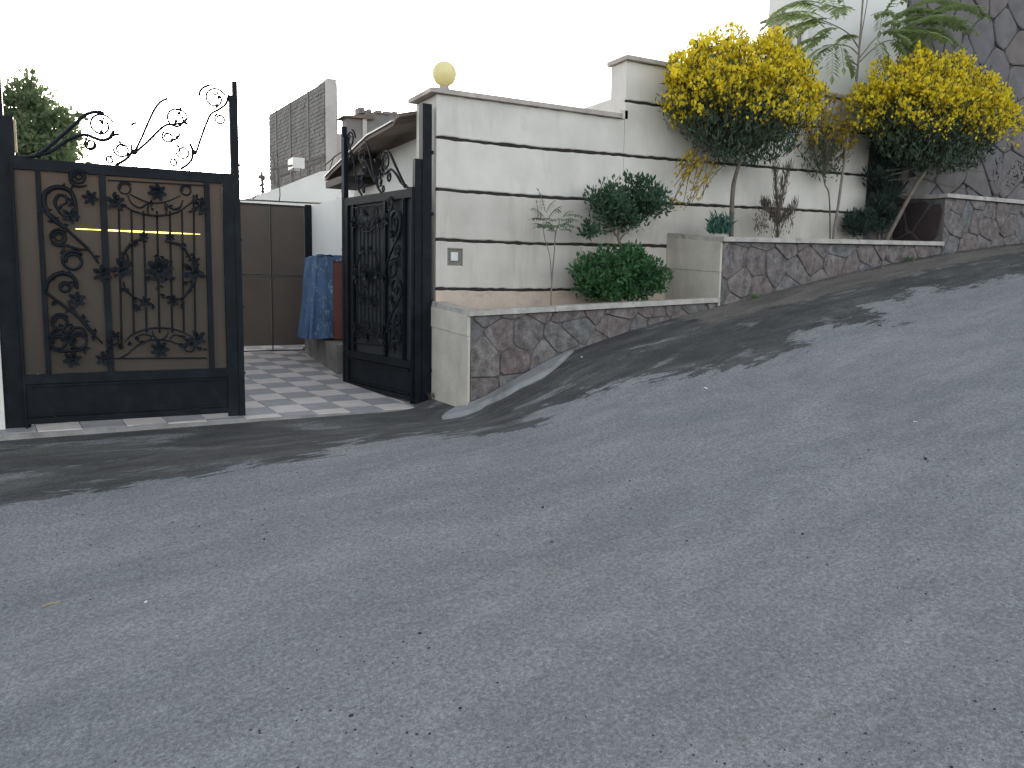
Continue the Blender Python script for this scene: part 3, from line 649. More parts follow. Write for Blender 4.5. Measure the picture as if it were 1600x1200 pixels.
# hinge posts
pr = thing('gate_post', 'black steel hinge post against the white wall corner', 'gate post', (-.09, .0, 0), 'gate posts')
rel(pr, MB().box(-.135, -.045, .0, .09, -.05, 2.74)).build('post', M['iron'], pr)
for k, z in enumerate((.30, .95, 1.75, 2.3)): rel(pr, MB().box(-.052, -.03, -.01, .05, z, z+.03)).build('hinge', M['iron'], pr)
rel(pr, MB().box(-.205, -.138, .01, .07, -.03, 2.25)).build('inner_post', M['iron'], pr)
rel(pr, MB().box(-.044, -.001, .02, .46, -.05, .05)).build('foot', M['plinth'], pr)
pl_ = thing('gate_post', 'tall black steel hinge post at the left picture edge', 'gate post', (-3.37, .0, 0), 'gate posts')
rel(pl_, MB().box(-3.46, -3.30, .027, .12, -.08, 2.28).box(-3.46, -3.36, .027, .11, 2.28, 2.72)).build('post', M['iron'], pl_)
rel(pl_, MB().box(-3.299, -3.285, .03, .09, 2.03, 2.26)).build('stop_strip', M['straw'], pl_)
lw = thing('gate_pier', 'white stucco pier behind the left gate post', 'wall', (-3.9, .2, 0))
rel(lw, MB().box(-4.4, -3.462, .0, .5, -.3, 2.3)).build('pier', M['plaster'], lw)
rel(lw, MB().box(-4.45, -3.45, -.04, .54, 2.301, 2.345)).build('coping_slab', M['coping'], lw)
sw = MB().box(-3.95, -3.75, .5, 8.0, -.2, 1.45); tag(sw.build('side_wall', M['plaster']), 'low white side wall along the left of the driveway', 'wall')
wl2 = MB().box(-30, -4.402, .05, .4, -1.2, 2.1); tag(wl2.build('street_wall', M['plaster']), 'white street wall continuing left of the gate', 'wall')

# added glowing tube just before the sheet, imitating a yellow glint of light
ys = thing('glint_streak', 'thin glowing yellow strip imitating a light glint on the left gate leaf', 'lamp', (-2.8, -.0, 1.6))
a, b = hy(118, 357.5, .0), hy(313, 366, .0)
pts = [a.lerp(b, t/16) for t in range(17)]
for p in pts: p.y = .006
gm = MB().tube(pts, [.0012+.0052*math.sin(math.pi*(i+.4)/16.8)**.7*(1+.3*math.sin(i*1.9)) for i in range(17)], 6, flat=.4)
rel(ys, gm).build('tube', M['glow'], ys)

# ------------------------------------------------------------------ inner gate, side buildings
YB = 4.0
bgt = thing('inner_gate', 'brown sheet metal gate closing the far end of the driveway', 'gate', (-1.7, YB, .2))
zt_ = 2.125; zb_ = .275
xs_ = [-3.6, -2.9, -2.2, -1.5, -1.09, -.665, -.19]
xs_ = [-3.39, -2.95, -2.5, -2.02, -1.56, -1.11, -.665, -.21]
for i, (a, b) in enumerate(zip(xs_[:-1], xs_[1:])):
    for (z0, z1) in ((zb_, 1.205), (1.225, zt_)):
        rel(bgt, MB().box(a+.008, b-.008, YB+.008, YB+.012, z0, z1)).build('sheet_panel', M['sheet_back'], bgt)
for x in xs_: rel(bgt, MB().box(x-.007, x+.007, YB-.008, YB+.008, .21, zt_)).build('upright', M['dark'], bgt)
for z in (.205, 1.215, zt_+.002): rel(bgt, MB().box(-3.39, -.2, YB-.010, YB+.010, z-.009, z+.009)).build('cross_rail', M['dark'], bgt)
rel(bgt, MB().box(-.205, -.125, YB-.02, YB+.03, .12, zt_+.03)).build('gate_post', M['iron'], bgt)
rel(bgt, MB().box(-.25, -.11, YB-.04, YB+.05, .17, .24)).build('foot', M['dark'], bgt)

sdw = thing('driveway_side_wall', 'white wall with grey plinth along the right of the driveway', 'wall', (-.1, 2.5, 0))
XS = -.12
rel(sdw, MB().box(XS, .0, 2.1, 4.6, .0, 2.14)).build('wall', M['housewhite'], sdw)
rel(sdw, MB().hexa([(-.40, 1.9, .0), (XS-.001, 1.9, .0), (XS-.001, 3.75, .1), (-.30, 3.75, .1), (-.40, 1.9, .43), (XS-.001, 1.9, .43), (XS-.001, 3.75, .45), (-.30, 3.75, .45)])).build('plinth', M['plinth'], sdw)
cab = thing('cloth_covered_cabinet', 'blue patterned cloth draped over a red-brown cabinet by the open leaf', 'cabinet', (-.25, 2.5, .44))
p0 = hy(520, 405, 2.45); 
rel(cab, MB().box(p0.x, -.125, 2.45, 3.0, .452, 1.40)).build('cabinet', M['redbox'], cab)
m = MB(); vs = []; rowsn = 14; coln = 14      # cloth: over the top, hanging and flaring down the left
tl = [hy(*q_, 2.44) for q_ in ((497, 402), (494, 425), (490, 470), (485, 510), (483, 530))]
for r_ in range(rowsn+1):
    t = r_/rowsn; z = 1.425-t*(1.425-.47)
    xl = float(np.interp(z, [p.z for p in tl][::-1], [p.x for p in tl][::-1])); fold = .016*math.sin(t*9)*t
    for c_ in range(coln+1):
        u = c_/coln; x = p0.x-.004+(xl-p0.x)*math.sin(min(1, u*1.15)*math.pi/2)
        y = 2.435+(.62 if u > .999 else 0)*.0+u*.10+.030*math.sin(u*15+t*2)*(.25+.75*t)
        vs.append((x, y, z-.03*u*(1-t)*0+(-.02*u*t)+(.03*math.sin(u*math.pi)*(1-t))))
m.add(vs, [(r_*(coln+1)+c_, r_*(coln+1)+c_+1, (r_+1)*(coln+1)+c_+1, (r_+1)*(coln+1)+c_) for r_ in range(rowsn) for c_ in range(coln)])
vs = []                                        # left hanging side going back
for r_ in range(rowsn+1):
    t = r_/rowsn; z = 1.425-t*(1.425-.47); xl = float(np.interp(z, [p.z for p in tl][::-1], [p.x for p in tl][::-1]))
    for c_ in range(8): vs.append((xl+.012*math.sin(c_*1.7+t*4)*t, 2.535+c_*.07, z-.02*t))
m.add(vs, [(r_*8+c_, r_*8+c_+1, (r_+1)*8+c_+1, (r_+1)*8+c_) for r_ in range(rowsn) for c_ in range(7)])
vs = []                                        # top
for c_ in range(10):
    for r_ in range(6):
        u = c_/9; x = tl[0].x+(-.13-tl[0].x)*u; vs.append((x, 2.43+r_*.115, 1.425+.022*math.sin(math.pi*min(1, u*1.4))+.006*math.sin(c_*2+r_)))
m.add(vs, [(c_*6+r_, c_*6+r_+1, (c_+1)*6+r_+1, (c_+1)*6+r_) for c_ in range(9) for r_ in range(5)])
vs = []
for c_ in range(8):
    x = p0.x+(-.13-p0.x)*c_/7; vs += [(x, 2.43, 1.435+.01), (x, 2.425, 1.375+.008*math.sin(c_*2))]
m.add(vs, [(2*c_, 2*c_+1, 2*c_+3, 2*c_+2) for c_ in range(7)])
rel(cab, m).build('cloth', M['cloth'], cab, smooth=True)

# house along the driveway with its sagging lean-to roof
sh = thing('lean_to_house', 'white side house with brown sagging lean-to roof behind the open gate leaf', 'house', (.3, 2, 0))
rel(sh, MB().box(.22, 3.0, TH+.004, 3.35, 0, 2.62)).build('wall', M['housewhite'], sh)
ev = [(645, 172), (635, 178), (628, 190), (605, 202), (575, 218), (545, 246), (520, 270), (508, 283)]
E_ = [hx(*q_, -.17) for q_ in ev]; E_[0].y = TH+.01 if E_[0].y < TH else E_[0].y
for k in range(1, len(E_)): E_[k].y = max(E_[k].y, E_[k-1].y+.08)
m = MB(); vs = []
for p in E_:
    vs += [(p.x, p.y, p.z), (p.x, p.y, p.z+.035), (.9, p.y, p.z+.30), (.9, p.y, p.z+.265)]
k = len(E_)
m.add(vs, [(4*i+a, 4*(i+1)+a, 4*(i+1)+(a+1) % 4, 4*i+(a+1) % 4) for i in range(k-1) for a in range(4)]+[(0, 1, 2, 3), tuple(4*(k-1)+a for a in (3, 2, 1, 0))])
rel(sh, m).build('roof_soffit', M['roof'], sh)
m = MB(); vs = []
for p in E_[2:]:
    vs += [(p.x-.02, p.y, p.z+.037), (p.x-.02, p.y, p.z+.052), (.92, p.y, p.z+.322), (.92, p.y, p.z+.303)]
k = len(E_)-2
m.add(vs, [(4*i+a, 4*(i+1)+a, 4*(i+1)+(a+1) % 4, 4*i+(a+1) % 4) for i in range(k-1) for a in range(4)]+[(0, 1, 2, 3), tuple(4*(k-1)+a for a in (3, 2, 1, 0))])
rel(sh, m).build('roof_sheet', M['roof_top'], sh)
p = E_[-1]
rel(sh, MB().box(p.x, .22, p.y-.75, p.y-.02, p.z-.09, p.z-.01).box(p.x+.15, .2, p.y-1.1, p.y-.4, p.z-.02, p.z+.16)).build('dark_beam', M['dark'], sh)
# curved rail on the roof
rr = thing('roof_railing', 'thin rusty curved railing above the lean-to roof edge', 'railing', tuple(E_[-1]))
m = MB(); a0 = hx(512, 252, .1); a1 = hx(585, 218, .1)
m.tube(smoothcurve([hx(*q_, .1) for q_ in ((508, 258), (530, 240), (556, 228), (585, 219))]), .009)
m.tube(smoothcurve([hx(*q_, .1) for q_ in ((510, 282), (540, 262), (562, 246), (580, 226))]), .008)
for q0, q1 in (((522, 244), (512, 275)), ((540, 232), (538, 262)), ((553, 228), (551, 254)), ((566, 224), (560, 246)), ((574, 212), (572, 232))): m.tube([hx(*q0, .1), hx(*q1, .1)], .007)
for q_ in ((548, 236), (560, 232), (570, 230)): 
    c = hx(*q_, .1); m.tube([c+Vector((0, .09*math.cos(t*.5), .07*math.sin(t*.5))) for t in range(9)], .006)
rel(rr, m).build('rail', M['twig'], rr)

# pale stepped wall with railing further back
bw = thing('terrace_wall', 'pale terrace wall with metal railing behind the inner gate', 'wall', (.3, 6, 2.2))
m = MB(); P_ = [hy(*q_, 6.2) for q_ in ((360, 318), (440, 292), (500, 268), (560, 262))]
vs = []
for p in P_: vs += [(p.x, 6.2, .3), (p.x, 6.2, p.z), (p.x, 6.6, p.z), (p.x, 6.6, .3)]
m.add(vs, [(4*i+a, 4*(i+1)+a, 4*(i+1)+(a+1) % 4, 4*i+(a+1) % 4) for i in range(3) for a in range(4)]+[(0, 1, 2, 3), (15, 14, 13, 12)])
rel(bw, m).build('wall', M['housewhite'], bw)
for q0, q1 in (((428, 262), (428, 290)), ((436, 258), (436, 288)), ((458, 262), (458, 284)), ((470, 258), (470, 280)), ((481, 254), (481, 276)), ((491, 251), (491, 272)), ((502, 247), (502, 268))):
    rel(bw, MB().tube([hy(*q0, 6.3), hy(*q1, 6.3)], .011)).build('baluster', M['pole'], bw)
rel(bw, MB().tube([hy(*q_, 6.3) for q_ in ((424, 264), (460, 258), (506, 245))], .016)).build('handrail', M['pole'], bw)
ac = MB(); a = hy(458, 262, 6.25); b = hy(476, 247, 6.25); ac.box(a.x, b.x, 6.25, 6.6, a.z, b.z)
tag(ac.build('cooler_box', M['whiteplastic']), 'small white box standing at the terrace railing', 'box')

# tall grey brick building in the distance
def vpdir(px, py=0):
    r = ray(px, 437+.016*(px-118)); d = Vector((r[0], r[1], 0)); return d.normalized()
bb = thing('brick_building', 'tall bare grey brick wall of a distant building with pale edge column', 'building', tuple(hy(507, 300, 24)))
c0 = hy(507, 128, 24); d = vpdir(-8)
z0 = 0
def at_px(c0, d, px):               # point along c0 + t*d seen at column px
    lo, hi = 0, 60
    for _ in range(50):
        t = (lo+hi)/2; P = np.array(c0+d*t)-CAM; x = 800+FPX*(P@Rv)/(P@Fv)
        if x > px: lo = t
        else: hi = t
    return c0+d*lo
c1 = at_px(c0, d, 420); n_ = Vector((d.y, -d.x, 0))
if n_.dot(Vector(CAM)-c0) < 0: n_ = -n_
back = -n_*5
def slab(a, b, t0, t1, zlo, zhi):     # box along a-b, offset t0..t1 against the facade normal
    return MB().hexa([Vector((p.x, p.y, zlo))+n_*k for p, k in ((a, t1), (b, t1), (b, t0), (a, t0))]+[Vector((p.x, p.y, zhi))+n_*k for p, k in ((a, t1), (b, t1), (b, t0), (a, t0))])
rel(bb, slab(c0, c1, -.5, 0, z0, c0.z)).build('wall', M['brick_mortar'], bb)
L_ = (c1-c0).length; rowH = .15; nr = int((c0.z-3.0)/rowH)
bm_ = MB()
for r_ in range(nr):
    z = 3.0+r_*rowH; k = 0; x = -.19*(r_ % 2)
    while x < L_:
        xa, xb = max(0, x), min(L_, x+.38)
        if xb-xa > .05:
            s_ = slab(c0+d*(xa+.012), c0+d*(xb-.010), .002, .012+R.uniform(0, .02), z+.009, min(z+rowH-.009, c0.z-.01)); bm_.add(s_.v, s_.f)
        x += .38
rel(bb, bm_).build('brickwork', M['greybrick'], bb, kind='stuff')
for px in (483, 455, 433):
    p = at_px(c0, d, px); rel(bb, slab(p, p+d*.16, .034, .055, 2.5, c0.z-.02)).build('pilaster', M['greybrick'], bb)
rel(bb, slab(c0, c1, .034, .05, 5.75, 5.95)).build('ledge', M['brick_mortar'], bb)
ce = hy(522, 126, 24); cw = (ce-c0).length
rel(bb, MB().hexa([(c0.x+.01, c0.y-.3, 0), (ce.x, ce.y-.3, 0), (ce.x, ce.y+1, 0), (c0.x+.01, c0.y+1, 0), (c0.x+.01, c0.y-.3, c0.z+.08), (ce.x, ce.y-.3, c0.z+.08), (ce.x, ce.y+1, c0.z+.08), (c0.x+.01, c0.y+1, c0.z+.08)])).build('edge_column', M['paleconcrete'], bb)
q0, q1 = hy(523, 208, 24), hy(545, 208, 24)
rel(bb, MB().box(ce.x+.02, ce.x+2.6, 24, 24.6, 0, q0.z)).build('annex', M['paleconcrete'], bb)

fb = thing('rooftop_shed', 'small grey rooftop shed with rubble on top above the open leaf', 'building', tuple(hy(580, 220, 14)))
a, b, c_ = hy(541, 184, 14), hy(566, 184, 14), hy(622, 180, 14); zb0 = hy(580, 250, 14).z
rel(fb, MB().box(a.x, b.x-.01, 14, 14.4, zb0-2, a.z)).build('side_wall', M['greyrender'], fb)
rel(fb, MB().box(b.x+.12, c_.x+.7, 14.02, 14.5, zb0-2, c_.z)).build('wall', M['greybrick'], fb)
rel(fb, MB().box(b.x, b.x+.11, 13.95, 14.2, zb0-2, a.z+.02)).build('corner_post', M['paleconcrete'], fb)
rel(fb, MB().hexa([(a.x-.12, 13.9, a.z), (b.x+.3, 13.9, a.z+.02), (b.x+.3, 14.5, a.z), (a.x-.12, 14.5, a.z), (a.x-.12, 13.9, a.z+.03), (b.x+.3, 13.9, a.z+.16), (b.x+.3, 14.5, a.z+.16), (a.x-.12, 14.5, a.z+.03)])).build('roof', M['roof'], fb)
m = MB()
for i in range(26):
    x = R.uniform(b.x-.1, c_.x+.5); s_ = R.uniform(.04, .12); m.box(x, x+s_*1.4, 13.95+R.uniform(0, .5), 14.6, c_.z-.02, c_.z+s_*R.uniform(.4, 1.3))
rel(fb, m).build('rubble', M['greyrender'], fb, kind='stuff')

# utility pole, cables, bare shrub
up = thing('utility_pole', 'thin distant utility pole left of the brick building', 'pole', tuple(hy(411, 330, 30)))
a = hy(412, 330, 30); b = hy(409, 268, 30); m = MB().tube([a, b], [.09, .06]); rel(up, m).build('pole', M['pole'], up)
rel(up, MB().tube([hy(402, 277, 30), hy(417, 274, 30)], .04).tube([hy(405, 290, 30), hy(415, 287, 30)], .05).tube([hy(408, 280, 30), hy(410, 275, 30)], .16)).build('crossarm', M['pole'], up)
cb = MB().tube(smoothcurve([hy(*q_, 4.05) for q_ in ((374, 312), (400, 313), (440, 315), (480, 317), (520, 318), (536, 316))]), .010).tube(smoothcurve([hy(*q_, 4.05) for q_ in ((395, 311), (400, 306), (408, 299), (416, 293))]), .007)
tag(cb.build('cable', M['twig']), 'loose cable running along the top of the inner gate', 'cable')
sbn = thing('bare_shrub', 'leafless branching shrub in front of the grey brick building', 'shrub', tuple(hy(436, 316, 5.2)))
m = MB()
def branch(m, p, d, L, r, depth):
    pts = [p]; 
    for i in range(4): d = (d+rv(.18)).normalized(); pts.append(pts[-1]+d*L/4)
    m.tube(pts, [r*(1-.12*i) for i in range(5)], 5)
    if depth:
        for k in range(3): branch(m, pts[2+k % 3], (d+rv(.7)+Vector((0, 0, .2))).normalized(), L*.6, r*.55, depth-1)
branch(m, hy(436, 316, 5.2), Vector((.18, 0, 1)).normalized(), .42, .009, 3)
rel(sbn, m).build('branches', M['twig'], sbn)

# ------------------------------------------------------------------ big house on the right
hs_ = thing('stone_house', 'tall house uphill with white rendered wall and mauve flagstone cladding', 'house', (7, 1, 0))
YH = .30
xl = hy(1262, 60, .08).x; xr = hy(1417, 60, .05).x
rel(hs_, MB().box(xl, xr-.001, .08, .72, 3.472, 6.6)).build('white_wall', M['housewhite'], hs_)
rel(hs_, MB().box(xr, 16, .06, 1.2, 0, 7.5).box(5.87, xr-.001, .06, .50, 0, 3.42)).build('stone_wall', M['mortar'], hs_)
ea = hy(1195, 34, .62); eb = hy(1250, 12, .62)
rel(hs_, MB().hexa([(ea.x, -.05+.5, ea.z-.01), (eb.x+.6, -.05+.5, eb.z+.1), (eb.x+.6, 0.70, eb.z+.1), (ea.x, 0.70, ea.z-.01), (ea.x, -.05+.5, ea.z+.02), (eb.x+.6, -.05+.5, eb.z+.34), (eb.x+.6, 0.70, eb.z+.34), (ea.x, 0.70, ea.z+.02)])).build('eave', M['roof'], hs_)
for Yl in (.2, .34, .48, .62):
    rel(hs_, MB().box(xl-.02, xl-.002, Yl-.02, Yl+.02, 3.5, 4.25)).build('louvre', M['greyrender'], hs_)
l = hs_.location
def fh(x, z, h): return (x-l.x, .058-h-l.y, z-l.z)
stones(hs_, xr+.005, 10.4, 1.6, 6.3, .46, fh, M['stone_big'], 31, joint=.0085, proud=.035)
stones(hs_, 5.875, xr-.004, 1.6, 3.41, .42, fh, M['stone_big'], 37, joint=.0085, proud=.035)

# ------------------------------------------------------------------ plants
def trunk(root, pts, r0, r1, m, name='trunk'):
    c = smoothcurve(pts, 5); k = len(c)
    return rel(root, MB().tube(c, [r0+(r1-r0)*i/(k-1) for i in range(k)], 7)).build(name, m, root, smooth=True)
def broom(label, base, mid, cen, rad, nspr, seed, fl=1.0, lean=Vector((0, 0, 0)), fmat='flower', green=1.0):
    global R
    R = random.Random(seed); root = thing('broom_bush', label, 'shrub', tuple(base), 'yellow flowering broom bushes')
    root_ = Vector(cen)-Vector((0, 0, rad[2]*.75))
    trunk(root, [base, mid, mid.lerp(root_, .6)+rv(.02), root_], .028 if green > .5 else .010, .016 if green > .5 else .006, M['bark'])
    tw, nd, fo = MB(), MB(), MB()
    for i in range(nspr):
        d = rdir()
        if d.z < -.35: d.z = -d.z*.5
        e = Vector((cen[0]+d.x*rad[0]*R.uniform(.72, 1.05), cen[1]+d.y*rad[1]*R.uniform(.72, 1.05), cen[2]+d.z*rad[2]*R.uniform(.72, 1.06)))+lean*R.random()
        q1 = root_.lerp(e, .45)+Vector((0, 0, .06))+rv(.10); c = smoothcurve([root_, q1, e+Vector((0, 0, -.02)), e+(e-q1).normalized()*.06], 5)
        tw.tube(c[::2], .0032, 3)
        hup = (e.z-(cen[2]-rad[2]*.30))/rad[2]          # flowers crowd the top and the flanks
        flow = max(0.0, min(1.0, hup*1.5+.25))*fl
        front = 1.0
        for k in range(int(58*fl)):
            t = R.uniform(.42, 1.0); p = c[min(len(c)-1, int(t*(len(c)-1)))]+rv(.05)
            if R.random() < flow*(.35+.9*(t-.4)):
                dd = (Vector((.25, 0, 1))+rv(.8)).normalized(); s_ = R.uniform(.022, .040)
                fo.leaf(p, dd, rdir(), s_*1.5, s_)
                if R.random() < .7: fo.leaf(p, (dd+rv(.6)).normalized(), rdir(), s_*1.2, s_*.9)
        for k in range(int(30*green)):
            t = R.uniform(.15, .92); p = c[min(len(c)-1, int(t*(len(c)-1)))]+rv(.07)
            nd.leaf(p, (Vector((0, 0, 1))+rv(.9)).normalized(), rdir(), R.uniform(.04, .09), R.uniform(.008, .016))
    for i in range(int(3600*green*rad[0])):            # dense dark body
        d = rdir()*R.random()**.4; p = Vector((cen[0]+d.x*rad[0]*.80, cen[1]+d.y*rad[1]*.74, cen[2]-rad[2]*.34+d.z*rad[2]*.62))
        nd.leaf(p, (Vector((0, 0, 1))+rv(.9)).normalized(), rdir(), R.uniform(.05, .10), R.uniform(.014, .028))
    rel(root, tw).build('twigs', M['twig'], root); rel(root, nd).build('foliage', M['needle'], root); rel(root, fo).build('flowers', M[fmat], root, kind='stuff')
    return root
b1 = hy(1143, 366, -.38)
t1 = broom('rounded yellow broom with bare trunk, left of the tall sapling', Vector((b1.x, -.38, 1.52)), Vector(hy(1145, 300, -.38)), tuple(hy(1163, 163, -.45)), (.98, .55, .68), 330, 11)
b2 = hy(1376, 368, -.42)
t2 = broom('wide yellow broom on a leaning trunk before the flagstone wall', Vector((b2.x, -.42, 1.58)), Vector(hy(1425, 300, -.48)), tuple(hy(1462, 186, -.55)), (1.40, .55, .70), 460, 12)
b3 = hy(1300, 340, -.15)
t3 = broom('thin half-hidden broom with few blooms between the two full ones', Vector((b3.x, -.16, 1.55)), Vector(hy(1296, 310, -.16)), tuple(hy(1290, 222, -.2)), (.50, .14, .52), 55, 13, .55, fmat='flower_dull', green=.16)
# loose hanging sprays of the first bush
R = random.Random(5); m = MB(); f = MB()
for i in range(26):
    a = hy(R.uniform(1085, 1140), R.uniform(215, 265), -.4+R.uniform(-.2, .2)); b = hy(R.uniform(1045, 1100), R.uniform(255, 330), -.4+R.uniform(-.2, .2))
    c = smoothcurve([a, a.lerp(b, .5)+Vector((0, 0, .06)), b], 4); m.tube(c, .0035, 3)
    for k in range(12 if b.x < 2.75 else 4):
        p = c[R.randrange(3, len(c))]+rv(.04); f.leaf(p, (Vector((0, 0, 1))+rv(.8)).normalized(), rdir(), R.uniform(.03, .055), R.uniform(.02, .035))
rel(t1, m).build('hanging_twigs', M['twig'], t1); rel(t1, f).build('hanging_flowers', M['flower_dull'], t1, kind='stuff')
R = random.Random(6); m = MB(); f = MB()
for i in range(14):                                   # grey-brown undergrowth under the second bush
    a = hy(R.uniform(1380, 1470), R.uniform(250, 290), -.5); b = hy(R.uniform(1390, 1560), R.uniform(235, 300), -.45+R.uniform(-.15, .15))
    m.tube([a, a.lerp(b, .5)+rv(.05), b], .004, 3)
rel(t2, m).build('low_twigs', M['twig'], t2)
def leafball(mb, cen, rad, n, L, Wd, upb=.3, shell=.55):
    for i in range(n):
        d = rdir(); q_ = R.random()**shell; p = Vector((cen[0]+d.x*rad[0]*q_, cen[1]+d.y*rad[1]*q_, cen[2]+d.z*rad[2]*q_))
        mb.leaf(p, (d+Vector((0, 0, upb))+rv(.7)).normalized(), rdir(), L*R.uniform(.7, 1.25), Wd*R.uniform(.7, 1.25))
def clumpy(mb, cen, rad, nclump, per, L, Wd, cr, **k):
    for i in range(nclump):
        d = rdir(); q_ = R.uniform(.35, .95); c = Vector((cen[0]+d.x*rad[0]*q_, cen[1]+d.y*rad[1]*q_, cen[2]+d.z*rad[2]*q_)); s_ = cr*R.uniform(.7, 1.3)
        leafball(mb, c, (s_, s_, s_*.8), per, L, Wd, **k)
R = random.Random(21)
sb_ = thing('evergreen_shrub', 'dark green rounded shrub on short stems above the brighter bush', 'shrub', tuple(hy(968, 468, -.36)), 'two rounded evergreen shrubs')
c = hy(980, 325, -.36)
trunk(sb_, [dn(hy(968, 468, -.36), .84), hy(972, 400, -.36), hy(966, 370, -.36), hy(972, 340, -.36)], .018, .012, M['bark'])
trunk(sb_, [hy(968, 375, -.36), hy(985, 355, -.36), hy(1000, 340, -.36)], .010, .006, M['bark'], 'limb'); trunk(sb_, [hy(966, 372, -.36), hy(950, 350, -.36), hy(940, 335, -.36)], .010, .006, M['bark'], 'limb')
m = MB(); clumpy(m, (c.x, -.38, c.z+.02), (.47, .34, .27), 75, 55, .055, .024, .10, upb=.9)
clumpy(m, (c.x-.42, -.38, c.z-.22), (.12, .1, .09), 6, 45, .05, .022, .07)
rel(sb_, m).build('crown', M['leaf_dark'], sb_)
sb2 = thing('evergreen_shrub', 'bright green low bush filling the planter corner', 'shrub', tuple(hy(970, 468, -.42)), 'two rounded evergreen shrubs')
c = hy(972, 428, -.42); m = MB(); clumpy(m, (c.x, -.42, c.z-.02), (.58, .28, .26), 105, 60, .058, .028, .10, upb=.6)
for i in range(9):
    a = dn(hy(972+R.uniform(-8, 8), 466, -.42), .85); b = hy(972+R.uniform(-55, 55), 430+R.uniform(-20, 10), -.42); m2 = MB().tube([a, b], [.008, .004], 5)
    if i == 0: ms_ = m2
    else: ms_.add(m2.v, m2.f)
rel(sb2, m).build('crown', M['leaf_mid'], sb2); rel(sb2, ms_).build('stems', M['bark'], sb2)
# compound leaf helper
def compound(mb, p, d, L, npair, ll, lw, droop=.5):
    pts = []; q_ = p.copy(); dd = d.normalized()
    for i in range(9):
        pts.append(q_.copy()); q_ = q_+dd*L/8; dd = (dd+Vector((0, 0, -droop/8))).normalized()
    mb.tube(pts, [.0035]*9, 3)
    side = dd.cross(Vector((0, 0, 1)));
    if side.length < .1: side = Vector((1, 0, 0))
    side.normalize()
    for k in range(npair):
        t = .18+.82*k/npair; x = t*8; i = min(7, int(x)); b = pts[i].lerp(pts[i+1], x-i); ax = (pts[i+1]-pts[i]).normalized()
        for s_ in (-1, 1):
            dl = (side*s_*.85+ax*.35+Vector((0, 0, -.45))+rv(.12)).normalized(); mb.leaf(b, dl, Vector((0, 0, 1)), ll*R.uniform(.8, 1.1)*(1-.35*abs(t-.5)), lw)
    mb.leaf(pts[-1], dd, Vector((0, 0, 1)), ll, lw)
R = random.Random(33)
sp = thing('young_sapling', 'slender young sapling with sparse pale leaves before the wall', 'sapling', tuple(hy(862, 470, -.36)))
trunk(sp, [dn(hy(861, 470, -.36), .80), hy(861, 466, -.36), hy(863, 430, -.36), hy(866, 395, -.36), hy(868, 365, -.36), hy(875, 345, -.36)], .0085, .005, M['bark_grey'])
trunk(sp, [hy(862, 440, -.34), hy(859, 400, -.34), hy(851, 372, -.34), hy(848, 348, -.34)], .005, .0035, M['bark_grey'], 'stem')
m = MB()
for i in range(24):
    ce_ = R.choice([(848, 336), (878, 340), (851, 345), (868, 352), (856, 362)]); p = hy(ce_[0]+R.uniform(-8, 8), ce_[1]+R.uniform(-8, 8), -.36+R.uniform(-.1, .1)); a = R.uniform(-1, 1)
    compound(m, p, Vector((a*1.2, R.uniform(-.5, .5), .35)), R.uniform(.12, .2), 5, .05, .017, .9)
rel(sp, m).build('leaves', M['leaf_sap'], sp)
# tree of heaven sapling
R = random.Random(44)
ta = thing('tall_sapling', 'tall thin sapling with drooping feathery compound leaves between the broom bushes', 'tree', tuple(hy(1303, 366, -.30)))
tp = [hy(*q_, -.30) for q_ in ((1303, 366), (1310, 320), (1318, 260), (1328, 190), (1338, 130), (1342, 85), (1345, 45), (1349, -10), (1352, -60))]
trunk(ta, [dn(tp[0], 1.57)]+tp, .018, .010, M['bark_grey'])
m = MB(); tw = MB()
def limb(q, y0, y1):
    pts = [hy(*a, y0+(y1-y0)*i/(len(q)-1)) for i, a in enumerate(q)]; cc = smoothcurve(pts, 4); tw.tube(cc, [.009*(1-.5*i/len(cc)) for i in range(len(cc))], 5); return pts
limbs = [([(1342, 90), (1345, 60), (1352, 20), (1360, -30)], -.3, -.3), ([(1341, 93), (1355, 75), (1370, 58), (1390, 45)], -.3, -.5), ([(1340, 100), (1358, 82), (1380, 66), (1400, 62)], -.3, -.15),
         ([(1342, 75), (1325, 52), (1300, 38), (1280, 30)], -.3, -.45), ([(1341, 85), (1325, 72), (1300, 70), (1285, 72)], -.3, -.2), ([(1339, 102), (1330, 95), (1320, 92)], -.3, -.4)]
for q, a, b in limbs: limb(q, a, b)
L1 = [(1338, 62, 1310, 60), (1300, 40, 1210, 45), (1290, 30, 1195, 25), (1300, 60, 1235, 70), (1310, 70, 1270, 95), (1320, 80, 1335, 115), (1295, 72, 1250, 115), (1300, 75, 1300, 115), (1290, 20, 1230, 0), (1310, 20, 1250, -30), (1320, 30, 1290, 0), (1320, 10, 1300, -40), (1280, 35, 1240, 55), (1300, 50, 1260, 75), (1330, 20, 1310, 12),
      (1290, 45, 1222, 20), (1300, 30, 1215, 60), (1285, 60, 1240, 90), (1310, 45, 1275, 50), (1290, 10, 1205, 12)]
L2 = [(1385, 48, 1440, 60), (1395, 60, 1430, 95), (1400, 60, 1475, 95), (1370, 60, 1385, 105), (1400, 55, 1480, 50), (1395, 40, 1460, 20), (1390, 35, 1440, 5), (1380, 30, 1400, -10), (1410, 45, 1510, 15), (1400, 30, 1500, -15), (1430, 40, 1520, 30), (1395, 60, 1410, 85), (1420, 60, 1460, 85), (1380, 40, 1410, 30), (1380, 20, 1375, 45), (1450, 20, 1540, 5), (1360, 25, 1395, 15), (1400, 10, 1450, -30),
      (1400, 50, 1450, 40), (1410, 30, 1470, 30), (1390, 50, 1425, 65), (1440, 45, 1500, 60)]
